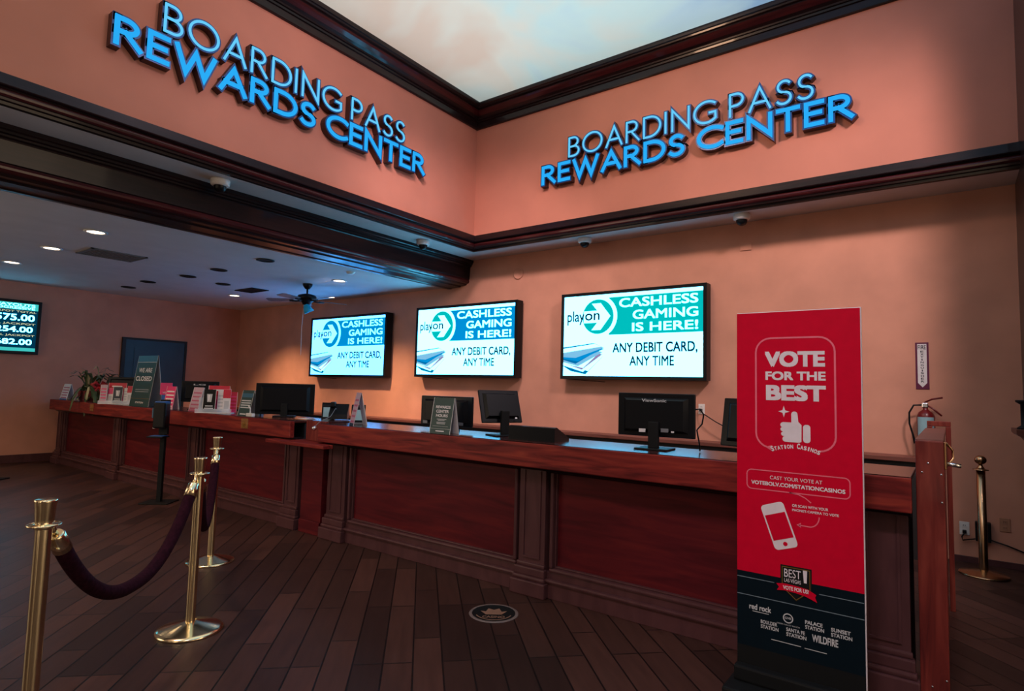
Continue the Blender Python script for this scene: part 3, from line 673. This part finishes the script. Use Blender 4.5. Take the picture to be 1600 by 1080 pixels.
b_.poly([(cx, cz+.028), (cx+.006, cz+.006), (cx+.026, cz), (cx+.006, cz-.006), (cx, cz-.028), (cx-.006, cz-.006), (cx-.026, cz), (cx-.006, cz+.006)], F, e1, BANWHITE)
b_.poly(arc(-.605, 1.335, .014, .014, 0, 180, 8)+[(-.619, 1.296)]+arc(-.655, 1.283, .013, .013, 90, 250, 6)+arc(-.655, 1.262, .013, .011, 110, 250, 6)+arc(-.652, 1.24, .013, .011, 110, 250, 6)+arc(-.645, 1.216, .014, .014, 110, 270, 6)+[(-.585, 1.202), (-.575, 1.206), (-.574, 1.285), (-.588, 1.30)], F, e1, BANWHITE)
b_.poly(rrect(-.568, 1.203, -.536, 1.288, .014), F, e1, BANWHITE)
# arched shop name
word = 'STATION CASINOS'; n = len(word)
for k, c in enumerate(word):
    if c == ' ': continue
    a = math.radians(112-44*k/(n-1)); R_ = .26; px, pz = -.603+R_*math.cos(a), .912+R_*math.sin(a)
    big = .026 if k in (0, 8) else .019; w_ = .006 if c == 'I' else .013
    rot = a-PI/2; G = (lambda px, pz, rot: (lambda x, z, d: F(px+x*math.cos(rot)-z*math.sin(rot), pz+x*math.sin(rot)+z*math.cos(rot), d)))(px, pz, rot)
    b_.text(c, -w_/2, w_/2, 0, big, G, e1, BANWHITE, .04)
b_.line(rrect(-.824, .963, -.376, 1.056, .022), .005, F, e1, ROSE, True)
b_.text('CAST YOUR VOTE AT', -.717, -.488, 1.017, 1.034, F, e1, BANWHITE); b_.text('VOTEBOLV.COM/STATIONCASINOS', -.804, -.395, .985, 1.004, F, e1, BANWHITE, .035)
b_.line([(-.63, .963), (-.59, .958), (-.56, .945), (-.537, .926)], .005, F, e1, ROSE)
b_.text('OR SCAN WITH YOUR', -.618, -.465, .898, .911, F, e1, BANWHITE, .02); b_.text("PHONE'S CAMERA TO VOTE", -.618, -.422, .878, .890, F, e1, BANWHITE, .02)
b_.line(arc(-.545, .865, .042, .05, 0, -95, 10)+[(-.59, .817)], .005, F, e1, ROSE); b_.poly([(-.60, .817), (-.58, .829), (-.584, .817), (-.58, .806)], F, e1, ROSE)
# phone, rotated
pc = (-.677, .800); an = math.radians(19)
def PH(x, z, d): return F(pc[0]+x*math.cos(an)-z*math.sin(an), pc[1]+x*math.sin(an)+z*math.cos(an), d)
b_.poly(rrect(-.054, -.107, .054, .107, .018), PH, e1, BANWHITE); b_.rect(-.047, -.062, .047, .058, PH, e1*2, BANRED); b_.disc(0, -.085, .010, .010, PH, e1*2, BANRED, 16)
# award shield, ribbon
b_.poly([(-.672, .622), (-.537, .622), (-.537, .525), (-.604, .462), (-.672, .525)], F, e1, BLACKM)
b_.line([(-.664, .52), (-.664, .614), (-.545, .614), (-.545, .52), (-.604, .470)], .0035, F, e1*2, GOLDP, True)
b_.text('BEST', -.655, -.583, .568, .606, F, e1*3, BANWHITE, .0); b_.text('LAS VEGAS', -.655, -.583, .545, .562, F, e1*3, BANWHITE, .0)
b_.poly([(-.574, .612), (-.556, .612), (-.558, .555), (-.570, .555)], F, e1*3, BANWHITE)
b_.poly([(-.690, .531), (-.655, .537), (-.604, .535), (-.553, .530), (-.518, .512), (-.523, .50), (-.515, .478), (-.56, .495), (-.604, .502), (-.655, .505), (-.688, .50), (-.678, .516)], F, e1*4, BANRED)
b_.text('VOTE FOR US!', -.66, -.55, .510, .528, F, e1*5, BANWHITE, .03)
for z, a, c in ((.528, X0, -.70), (.516, -.507, X1-.006), (.445, X0, X1-.006)): b_.rect(a, z, c, z+.0035, F, e1, LINEG)
b_.text('red rock', -.815, -.715, .383, .41, F, e1, PALEG, .03); b_.rect(-.80, .374, -.725, .377, F, e1, PALEG)
b_.line(arc(-.640, .378, .020, .020, 0, 360, 24)[:-1], .005, F, e1, PALEG, True); b_.text('GVR', -.654, -.626, .373, .384, F, e1, PALEG, .02); b_.text('GREEN VALLEY RANCH', -.69, -.59, .344, .350, F, e1, PALEG)
def logo2(a, l1, l2, x0, x1, z0): b_.text(l1, x0, x1-.006, z0+.022, z0+.039, F, e1, PALEG, .03); b_.text(l2, x0, x1, z0, z0+.017, F, e1, PALEG, .03)
logo2(0, 'PALACE', 'STATION', -.567, -.488, .350); logo2(0, 'SUNSET', 'STATION', -.460, -.376, .343); logo2(0, 'BOULDER', 'STATION', -.762, -.682, .305); logo2(0, 'SANTA FE', 'STATION', -.648, -.562, .297)
b_.text('WILDFIRE', -.538, -.432, .300, .333, F, e1, PALEG, .03)
b_.rect(-.715, .262, -.585, .265, F, e1, PALEG); b_.rect(-.57, .260, -.478, .263, F, e1, PALEG)
b_.build('graphic', t, merge=False)
MB().bbox(X0-.03, -.16, 0, X1+.02, .16, .05, BLACKM, .012).bbox(X0-.005, -.05, .05, X1+.002, .04, .12, BLACKM, .01).build('base', t)

# ------------------------------------------------------------------ back wall items
def plate(x, z, m_, label, name='wall_outlet'):
    t = thing(name, label, 'wall outlet', (x, YW, z))
    MB().bbox(-.036, -.008, -.058, .036, 0, .058, m_, .004).build('plate', t)
    s = MB()
    for dz in (-.025, .025): s.bbox(-.017, -.011, dz-.015, .017, -.007, dz+.015, m_, .004).box(-.008, -.0115, dz-.004, -.005, -.0109, dz+.007, BLACKM).box(.005, -.0115, dz-.004, .008, -.0109, dz+.007, BLACKM)
    s.build('socket', t)
plate(-2.29, 1.25, WHITE, 'white wall outlet right of the widest desk monitor')
plate(.07, .29, WHITE, 'white wall outlet low on the wall beside the ball-topped post')
plate(.35, .36, TANP, 'tan painted wall outlet at the right end of the wall')
t = thing('extension_lead', 'dark power cord running from the white outlet down behind the monitor', 'cord', (0, 0, 0))
MB().bbox(-2.305, 6.70, 1.225, -2.275, 6.738, 1.255, BLACK, .006).build('plug', t)
MB().tube([(-2.29, 6.70, 1.24), (-2.24, 6.66, 1.20), (-2.1, 6.64, 1.12), (-1.9, 6.64, 1.02), (-1.8, 6.62, .96), (-1.78, 6.58, .91)], .006, BLACK, 8).build('cable', t)
t = thing('power_adapter', 'black power adapter with its cord along the wall behind the ball-topped post', 'power adapter', (0, 0, 0))
MB().bbox(.145, YW-.06, .20, .255, YW-.004, .37, BLACK, .01).build('box', t)
MB().bbox(.055, YW-.045, .25, .085, YW-.0115, .28, BLACK, .006).tube([(.07, YW-.04, .26), (.05, YW-.045, .22), (.055, YW-.04, .19), (.15, YW-.03, .215)], .006, BLACK, 8).tube([(.25, YW-.03, .22), (.36, YW-.02, .19), (.498, YW-.015, .14)], .006, BLACK, 8).build('cable', t)
# fire extinguisher sign
t = thing('fire_extinguisher_sign', 'narrow white and red FIRE EXTINGUISHER arrow sign on the back wall', 'sign', (-.21, YW, 1.52))
MB().bbox(-.052, -.006, 0, .052, 0, .44, PLUMP, .002).build('board', t)
s = MB(); FS = lambda x, z, d: (x, -.0065-d, z)
s.poly([(-.036, .06), (0, .018), (.036, .06), (.036, .425), (-.036, .425)], FS, 0, PAPER)
s.text('FIRE', -.032, .032, .375, .415, FS, .001, NAVYP, .02)
for k, c in enumerate('EXTINGUISHER'): s.text(c, -.004 if c == 'I' else -.012, .004 if c == 'I' else .012, .345-k*.0255, .363-k*.0255, FS, .001, NAVYP, .02)
s.build('lettering', t, merge=False)
t = thing('fire_extinguisher', 'red fire extinguisher with black hose mounted on the back wall', 'fire extinguisher', (-.19, 6.66, .92))
MB().lathe([(0, 0), (.065, 0), (.07, .012), (.07, .35), (.055, .385), (.03, .405), (.02, .415), (.02, .44), (0, .44)], EXRED, n=26).build('cylinder', t)
lb = MB(); nn = 10
lb.add([(.0708*math.cos(math.radians(-150+120*k/nn)), .0708*math.sin(math.radians(-150+120*k/nn)), z) for z in (.17, .345) for k in range(nn+1)], [(k, k+1, nn+2+k, nn+1+k) for k in range(nn)], LABELB)
lb.build('label', t)
MB().bbox(-.028, -.022, .43, .022, .022, .475, CHROME, .008).build('valve', t)
MB().tube([(-.01, 0, .475), (.05, -.02, .51), (.13, -.03, .525)], .008, EXRED, 8).build('handle', t)
MB().tube([(.0, 0, .46), (.06, -.02, .42), (.12, -.03, .36)], .008, EXRED, 8).build('lever', t)
MB().tube([(-.02, 0, .455), (-.09, -.01, .45), (-.125, -.02, .38), (-.125, -.02, .28), (-.10, -.02, .18), (-.085, -.02, .10)], [.008]*5+[.012], BLACK, 10).build('hose', t)

# ------------------------------------------------------------------ desk monitors (backs towards the camera)
def monitor(x, y, rz, w, h, zc, label, tilt=0., kind='arm', logo=None, stickers=()):
    t = thing('desk_monitor', label, 'monitor', (x, y, CT), rz)
    D = .045; zb = zc-h/2-CT
    Mx = Matrix.Rotation(tilt, 4, 'X'); piv = Vector((0, 0, zb))
    def T(mb):
        mb.v = [tuple(Mx @ (Vector(v)-piv)+piv) for v in mb.v]; return mb
    c = MB().bbox(-w/2, .0, zb, w/2, .022, zb+h, BLACK, .006)
    c.prism([(-w*.42, zb+.03), (w*.42, zb+.03), (w*.42, zb+h-.03), (-w*.42, zb+h-.03)], 0, 1, lambda p, q, a: (p*(1-.12*a), .0-.03*a, zb+h/2+(q-zb-h/2)*(1-.15*a)), BLACK)
    T(c).build('casing', t)
    T(MB().box(-w/2+.012, .0222, zb+.012, w/2-.012, .0225, zb+h-.012, DGREY)).build('display', t)
    if kind == 'arm':
        MB().bbox(-.035, -.045, .01, .035, -.015, max(zb+h*.35, .08), BLACKM, .006).build('neck', t)
        MB().bbox(-.11, -.10, 0, .11, .09, .012, BLACKM, .005).build('foot', t)
    elif kind == 'wedge':
        MB().prism([(-.06, 0), (.10, 0), (.06, max(zb+.08, .05)), (0, max(zb+.08, .05))], -.08, .08, lambda p, q, a: (a, p, q), BLACKM).build('foot', t)
    if logo:
        T(MB().text(logo, -w*.16, w*.16, zb+h*.80, zb+h*.87, FN, .0305, PALEG, .02)).build('logo', t, merge=False)
    if stickers:
        s = MB()
        for (u, v, a, c_) in stickers: s.rect(u*w-a/2, zb+v*h, u*w+a/2, zb+v*h+a*.5, FN, .0305, PAPER if c_ else GREY)
        T(s).build('sticker', t, merge=False)
    return t
A_ = math.radians
monitor(-1.57, 3.72, A_(4), .52, .285, 1.275, 'black desk monitor seen from behind, below the rightmost wall screen', 0, 'arm', 'ViewSonic', ((-.15, .10, .045, 1), (.14, .12, .05, 0), (.24, .12, .02, 1)))
monitor(-.93, 3.74, A_(-14), .50, .30, 1.255, 'black desk monitor half hidden behind the red banner', A_(-10), 'wedge')
monitor(-2.86, 3.76, A_(66), .36, .27, 1.29, 'black touch monitor turned sideways and tilted on the right counter', A_(-20), 'arm', None, ((.3, .08, .02, 1),))
monitor(-3.46, 3.74, A_(2), .57, .25, 1.22, 'black desk monitor behind the REWARDS CENTER HOURS sign', 0, 'wedge', None, ((-.36, .05, .05, 0), (.34, .05, .05, 0)))
monitor(-5.93, 3.80, A_(48), .62, .34, 1.245, 'largest black desk monitor on the left counter, at its right end', 0, 'arm', None, ())
monitor(-7.86, 3.80, A_(48), .45, .27, 1.28, 'black desk monitor behind the brochures in the middle of the left counter', 0, 'arm', 'LG', ((-.1, .05, .02, 1),))
monitor(-10.42, 3.86, A_(50), .46, .29, 1.30, 'black desk monitor behind the left brochure holder', 0, 'arm')
o = MB().prism([(-.10, 0), (.14, 0), (.14, .02), (-.07, .105), (-.10, .10)], -.19, .19, lambda p, q, a: (a, p, q), BLACK).build('signature_tablet', None, (-2.46, 3.66, CT)); o.rotation_euler = (0, 0, A_(6))
tag(o, 'low black wedge-shaped tablet lying on the right counter', 'tablet')
t = thing('monitor_cable', 'black looping cable at the right side of the monitor on the right counter', 'cord', (0, 0, 0))
MB().tube([(-1.32, 3.75, 1.32), (-1.29, 3.77, 1.325), (-1.27, 3.78, 1.29), (-1.28, 3.78, 1.23), (-1.31, 3.77, 1.19), (-1.30, 3.79, 1.10), (-1.30, 3.80, CT+.006)], .005, BLACK, 8).build('cable', t)

# ------------------------------------------------------------------ tent cards and brochures
def tent(name, label, x, y, rz, w, h, lean, face, art=None, edge=PAPER, cat='sign', group=None, z=CT, back=True):
    # face leans back; a rear leaf closes the tent
    t = thing(name, label, cat, (x, y, z), rz, group)
    f = MB(); th = .003; ty = lean
    P = lambda u, v, d: (u, v/h*ty-d, v)
    f.add([P(-w/2, 0, 0), P(w/2, 0, 0), P(w/2, h, 0), P(-w/2, h, 0), P(-w/2, 0, -th), P(w/2, 0, -th), P(w/2, h, -th), P(-w/2, h, -th)], [(0, 1, 2, 3), (7, 6, 5, 4), (0, 4, 5, 1), (1, 5, 6, 2), (2, 6, 7, 3), (3, 7, 4, 0)], face)
    for a in (-w/2, w/2-.004): f.add([P(a, 0, .0006), P(a+.004, 0, .0006), P(a+.004, h, .0006), P(a, h, .0006)], [(0, 1, 2, 3)], edge)
    if art: art(f, P, w, h)
    f.build('front_leaf', t, merge=False)
    if back:
        MB().add([(-w/2, ty*2+.01, 0), (w/2, ty*2+.01, 0), (w/2, ty+.004, h), (-w/2, ty+.004, h), (-w/2, ty*2+.013, 0), (w/2, ty*2+.013, 0), (w/2, ty+.007, h), (-w/2, ty+.007, h)], [(3, 2, 1, 0), (4, 5, 6, 7), (0, 1, 5, 4), (1, 2, 6, 5), (2, 3, 7, 6), (3, 0, 4, 7)], edge).build('rear_leaf', t)
    return t
def bars(f, P, m_, rows, d=.001):
    for u0, v0, u1, v1 in rows: f.add([P(u0, v0, d), P(u1, v0, d), P(u1, v1, d), P(u0, v1, d)], [(0, 1, 2, 3)], m_)
def art_closed(f, P, w, h):
    bars(f, P, TEALP, [(-w/2+.004, h*.87, w/2-.004, h)]); bars(f, P, PAPER, [(-w/2+.004, h*.865, w/2-.004, h*.872)], .0015)
    f.text('WE ARE', -w*.34, w*.34, h*.665, h*.755, P, .0015, PAPER, .02); f.text('CLOSED', -w*.42, w*.40, h*.50, h*.59, P, .0015, PAPER, .02)
    bars(f, P, PALEG, [(-w*.33, h*.325, w*.36, h*.332), (-w*.33, h*.285, w*.36, h*.292)], .0015); bars(f, P, GOLDP, [(-w*.48, h*.15, w*.48, h*.156)], .0015)
    f.text('STATION', -w*.2, w*.2, h*.06, h*.095, P, .0015, PAPER, .02)
tent('counter_sign', 'tall dark green WE ARE CLOSED sign standing on the left counter', -8.93, 3.50, A_(4), .52, .70, .09, GREENP, art_closed)
def art_hours(f, P, w, h):
    f.text('REWARDS', -w*.34, w*.36, h*.70, h*.78, P, .0015, PAPER, .02); f.text('CENTER', -w*.30, w*.30, h*.58, h*.66, P, .0015, PAPER, .02); f.text('HOURS', -w*.28, w*.28, h*.46, h*.54, P, .0015, PAPER, .02)
    bars(f, P, PALEG, [(-w*.22, h*.39, w*.24, h*.405), (-w*.16, h*.355, w*.16, h*.37), (-w*.22, h*.30, w*.22, h*.315), (-w*.2, h*.265, w*.2, h*.28), (-w*.38, h*.20, w*.36, h*.205)])
    bars(f, P, PAPER, [(-w*.2, h*.055, w*.2, h*.08)]); bars(f, P, PALEG, [(-w*.48, h*.13, w*.48, h*.136)])
tent('counter_sign', 'dark REWARDS CENTER HOURS sign leaning before a monitor on the right counter', -3.30, 3.50, A_(2), .22, .285, .05, GREENP, art_hours)
def art_lines(m1, m2):
    def g(f, P, w, h):
        bars(f, P, m1, [(-w*.4, h*(.1+.16*k), w*.4, h*(.16+.16*k)) for k in range(5)]); bars(f, P, m2, [(-w*.48, 0.0, w*.48, h*.08)])
    return g
def art_green(f, P, w, h):
    bars(f, P, TEALP, [(-w*.48, h*.72, w*.48, h*.88)]); bars(f, P, PALEG, [(-w*.40, h*(.30+.09*k), w*.42, h*(.345+.09*k)) for k in range(4)]); bars(f, P, PAPER, [(-w*.3, h*.05, w*.2, h*.09)])
tent('counter_sign', 'small dark green tent sign above the gold plaque on the left counter', -6.25, 3.50, A_(6), .20, .28, .06, GREENP, art_green)
tent('counter_sign', 'narrow tent card seen edge on at the left end of the right counter', -4.40, 3.50, A_(-22), .13, .30, .06, PINKP, art_lines(SOFTP, NAVYP))
tent('counter_sign', 'pale pink leaflet card at the far left end of the counter, beside the plant', -11.86, 3.50, A_(6), .24, .26, .06, PAPER, art_lines(SOFTP, BLUEP), cat='leaflet')
tent('counter_sign', 'pink card with white figures right of the WE ARE CLOSED sign', -8.06, 3.50, A_(6), .21, .29, .04, MAG, art_lines(PAPER, PINKP), cat='leaflet')
tent('counter_sign', 'pale pink leaflet card left of the middle brochure holder', -7.34, 3.48, A_(6), .20, .29, .06, PINKP, art_lines(SOFTP, SOFTP), cat='leaflet')
t = thing('round_sign', 'round magenta sign disc on a blue stem behind the sanitizer stand', 'sign', (-8.50, 3.66, CT), A_(48))
o = MB().disc(0, .25, .075, .075, lambda x, y, d: (x, -d, y), .004, MAG).disc(0, .25, .075, .075, lambda x, y, d: (x, -d, y), -.004, MAG).lathe([(.075, -.004), (.075, .004)], MAG, n=40)
m = MB().bbox(-.075, -.006, .17, .075, .006, .33, MAG, .005); m.text('VOTE', -.04, .04, .19, .21, FN, .007, PAPER, .02).build('disc', t, merge=False)
MB().bbox(-.05, -.01, .01, .05, .01, .17, BLUEP, .004).build('stem', t); MB().bbox(-.06, -.05, 0, .06, .05, .01, BLUEP, .003).build('base', t)
def holder(x, y, rz, w, label, items, grp):
    t = thing('brochure_holder', label, 'brochure holder', (x, y, CT), rz)
    MB().box(-w/2, -.05, 0, w/2, .07, .008, PAPER).box(-w/2, -.05, .008, w/2, -.047, .05, ACRYL).box(-w/2, .067, .008, w/2, .07, .18, ACRYL).build('tray', t)
    c_, s_ = math.cos(rz), math.sin(rz)
    for (u, v, cw, chh, fm, am, lb) in items:
        X, Y = x+u*c_-v*s_, y+u*s_+v*c_
        tent('brochure', lb, X, Y, rz, cw, chh, .022, fm, am, PAPER, 'brochure', grp, CT+.008, back=False)
def art_cup(f, P, w, h):
    f.poly([(-w*.16, h*.45), (w*.16, h*.45), (w*.22, h*.80), (-w*.22, h*.80)], P, .0012, PALEG); f.poly([(-w*.1, h*.5), (0, h*.5), (.02*w, h*.76), (-w*.12, h*.76)], P, .0016, PAPER)
    bars(f, P, PALEG, [(-w*.3, h*.25, w*.3, h*.30), (-w*.35, h*.15, w*.35, h*.20)])
def art_head(m1):
    def g(f, P, w, h): bars(f, P, m1, [(-w*.5, h*.62, w*.5, h*.995)]); bars(f, P, PALEG, [(-w*.3, h*.15, w*.3, h*.5)])
    return g
def art_red(f, P, w, h): bars(f, P, PAPER, [(-w*.3, h*.80, w*.25, h*.86)]); bars(f, P, MAG, [(-w*.5, h*.0, w*.5, h*.6)])
holder(-9.80, 3.54, A_(45), .44, 'clear brochure holder left of the WE ARE CLOSED sign', [
    (-.02, .045, .25, .30, REDP, art_red, 'red brochure at the back of the left holder'), (.02, -.02, .13, .24, NAVYP, art_cup, 'navy brochure with a pale glass in front of the left holder'),
    (.12, .0, .06, .23, PAPER, art_lines(PALEG, PALEG), 'narrow white brochure beside the navy one in the left holder'), (.18, -.02, .07, .26, PAPER, art_head(REDP), 'white brochure with a red head at the right of the left holder'),
    (-.17, -.02, .09, .27, PINKP, art_lines(MAG, PINKP), 'pink leaflet at the left end of the left holder'), (-.09, .01, .07, .22, PAPER, art_head(MAG), 'white and magenta leaflet beside the pink one in the left holder')], 'brochures in the left holder')
holder(-6.93, 3.53, A_(45), .40, 'clear brochure holder in the middle of the left counter', [
    (.02, .045, .24, .31, REDP, art_red, 'red brochure at the back of the middle holder'), (-.06, -.02, .14, .265, BLACKM, art_cup, 'black brochure with a pale glass in front of the middle holder'),
    (.055, .01, .07, .25, PAPER, art_lines(PALEG, BLUEP), 'white brochure in the middle of the middle holder'), (.13, -.015, .085, .27, PAPER, art_head(REDP), 'white brochure with a red head at the right of the middle holder'),
    (.185, .04, .09, .24, REDP, art_lines(MAG, MAG), 'small red brochure at the right end of the middle holder')], 'brochures in the middle holder')
# ------------------------------------------------------------------ plant
t = thing('potted_plant', 'trailing green plant with a red bow in a brown planter on the left counter', 'potted plant', (-10.72, 3.60, CT), A_(48))
MB().prism([(-.19, 0), (.19, 0), (.24, .17), (-.24, .17)], -.08, .08, lambda p, q, a: (p, a, q), PANEL).build('planter', t)
lf = MB(); lv = MB()
for k in range(64):
    a = random.uniform(0, 2*PI); L = random.uniform(.22, .46); up = random.uniform(.02, .30); w_ = random.uniform(.012, .022)
    if k < 14: up = random.uniform(.25, .40); L = random.uniform(.12, .34)
    bx, by = random.uniform(-.16, .08), random.uniform(-.03, .03); P = []
    for j in range(7):
        u = j/6; rr = L*u; z = .16+up*math.sin(min(1., u*1.25)*PI*.62)*1.05-.42*u*u*(1 if up < .22 else .1)
        x_, y_ = bx+rr*math.cos(a), by+rr*math.sin(a)*.6
        if z < .015 and y_ > -.22: z = .015+.004*j
        P.append(Vector((x_, y_, z)))
    mb = lv if k % 5 == 2 else lf; vs = []
    for j, p in enumerate(P):
        ww = w_*math.sin(PI*(.15+.85*(1-j/6)))*1.1+.001 if j else w_*.5
        n_ = Vector((-math.sin(a), math.cos(a), 0)); vs += [p+n_*ww, p-n_*ww+Vector((0, 0, .003))]
    mb.add(vs, [(2*j, 2*j+1, 2*j+3, 2*j+2) for j in range(6)], LEAFV if k % 5 == 2 else LEAF, True)
lf.build('foliage', t, merge=False); lv.build('variegated_foliage', t, merge=False)
bw = MB()
for s_ in (-1, 1):
    bw.tube([(.05, -.02, .24), (.05+s_*.05, -.05, .30), (.05+s_*.10, -.05, .27), (.05+s_*.06, -.05, .22), (.05, -.03, .235)], [.012, .03, .034, .028, .012], REDBOW, 10)
    bw.tube([(.05, -.05, .235), (.05+s_*.04, -.08, .17), (.05+s_*.05, -.09, .13)], [.014, .018, .016], REDBOW, 8)
bw.build('bow', t)
# ------------------------------------------------------------------ small devices at the counter gap
def terminal(name, label, x, y, rz, w, h, fm, z=CT):
    t = thing(name, label, 'card reader', (x, y, z), rz, 'small card terminals')
    MB().prism([(-.05, 0), (.06, 0), (.05, h), (.01, h+.01), (-.02, h-.01)], -w/2, w/2, lambda p, q, a: (a, p, q), BLACK).build('body', t)
    MB().add([(-w*.38, -.0445, h*.2), (w*.38, -.0445, h*.2), (w*.38, -.0265, h*.78), (-w*.38, -.0265, h*.78)], [(0, 1, 2, 3)], fm).build('display', t)
    MB().bbox(-w*.4, -.06, 0, w*.4, -.045, .012, GREY, .003).build('card_slot', t)
terminal('card_terminal', 'black card terminal with a grey face left of the largest monitor', -6.36, 3.72, A_(45), .13, .17, GREY)
terminal('card_terminal', 'black card terminal with a blue face right of the largest monitor', -5.20, 3.84, A_(48), .13, .17, LABELB)
terminal('card_terminal', 'black card terminal with a pale face near the narrow tent card', -4.60, 3.74, A_(48), .13, .17, LABELB)
t = thing('desk_phone', 'black phone with coiled white cord at the counter gap', 'phone', (-4.95, 3.78, 1.075), A_(45))
MB().prism([(-.08, 0), (.09, 0), (.09, .14), (.06, .15), (-.07, .05)], -.09, .09, lambda p, q, a: (a, p, q), BLACK).build('body', t)
MB().bbox(-.085, -.02, .12, -.04, .09, .17, BLACKM, .012).build('handset', t)
t = thing('pen_holder', 'small shiny ball pen holder on a cord beside the narrow tent card', 'pen', (0, 0, 0))
MB().tube([(-5.0, 3.80, CT+.12), (-4.93, 3.72, CT+.13), (-4.84, 3.60, CT+.06), (-4.78, 3.43, CT+.012), (-4.775, 3.39, CT-.02)], .003, GREY, 6).build('cord', t)
MB().lathe([(.022*math.sin(math.radians(a)), -.022*math.cos(math.radians(a))) for a in range(0, 181, 15)], CHROME, (-4.775, 3.376, CT-.042), 14).build('ball', t)
o = MB().bbox(-.09, -.06, 0, .09, .06, .004, ORANGEP, .001).bbox(-.07, -.05, .004, .10, .05, .007, PAPER, .001).build('paper_slips', None, (-5.42, 3.72, CT)); tag(o, 'orange and white paper slips at the right end of the left counter', 'paper')
o = MB().bbox(-.06, -.02, 0, .06, .02, .035, WHITE, .008).tube([(0, 0, .03), (-.01, 0, .09), (-.03, -.01, .115)], .006, WHITE, 8).build('barcode_scanner', None, (-6.10, 3.50, CT)); tag(o, 'small white hand scanner before the largest monitor', 'scanner')
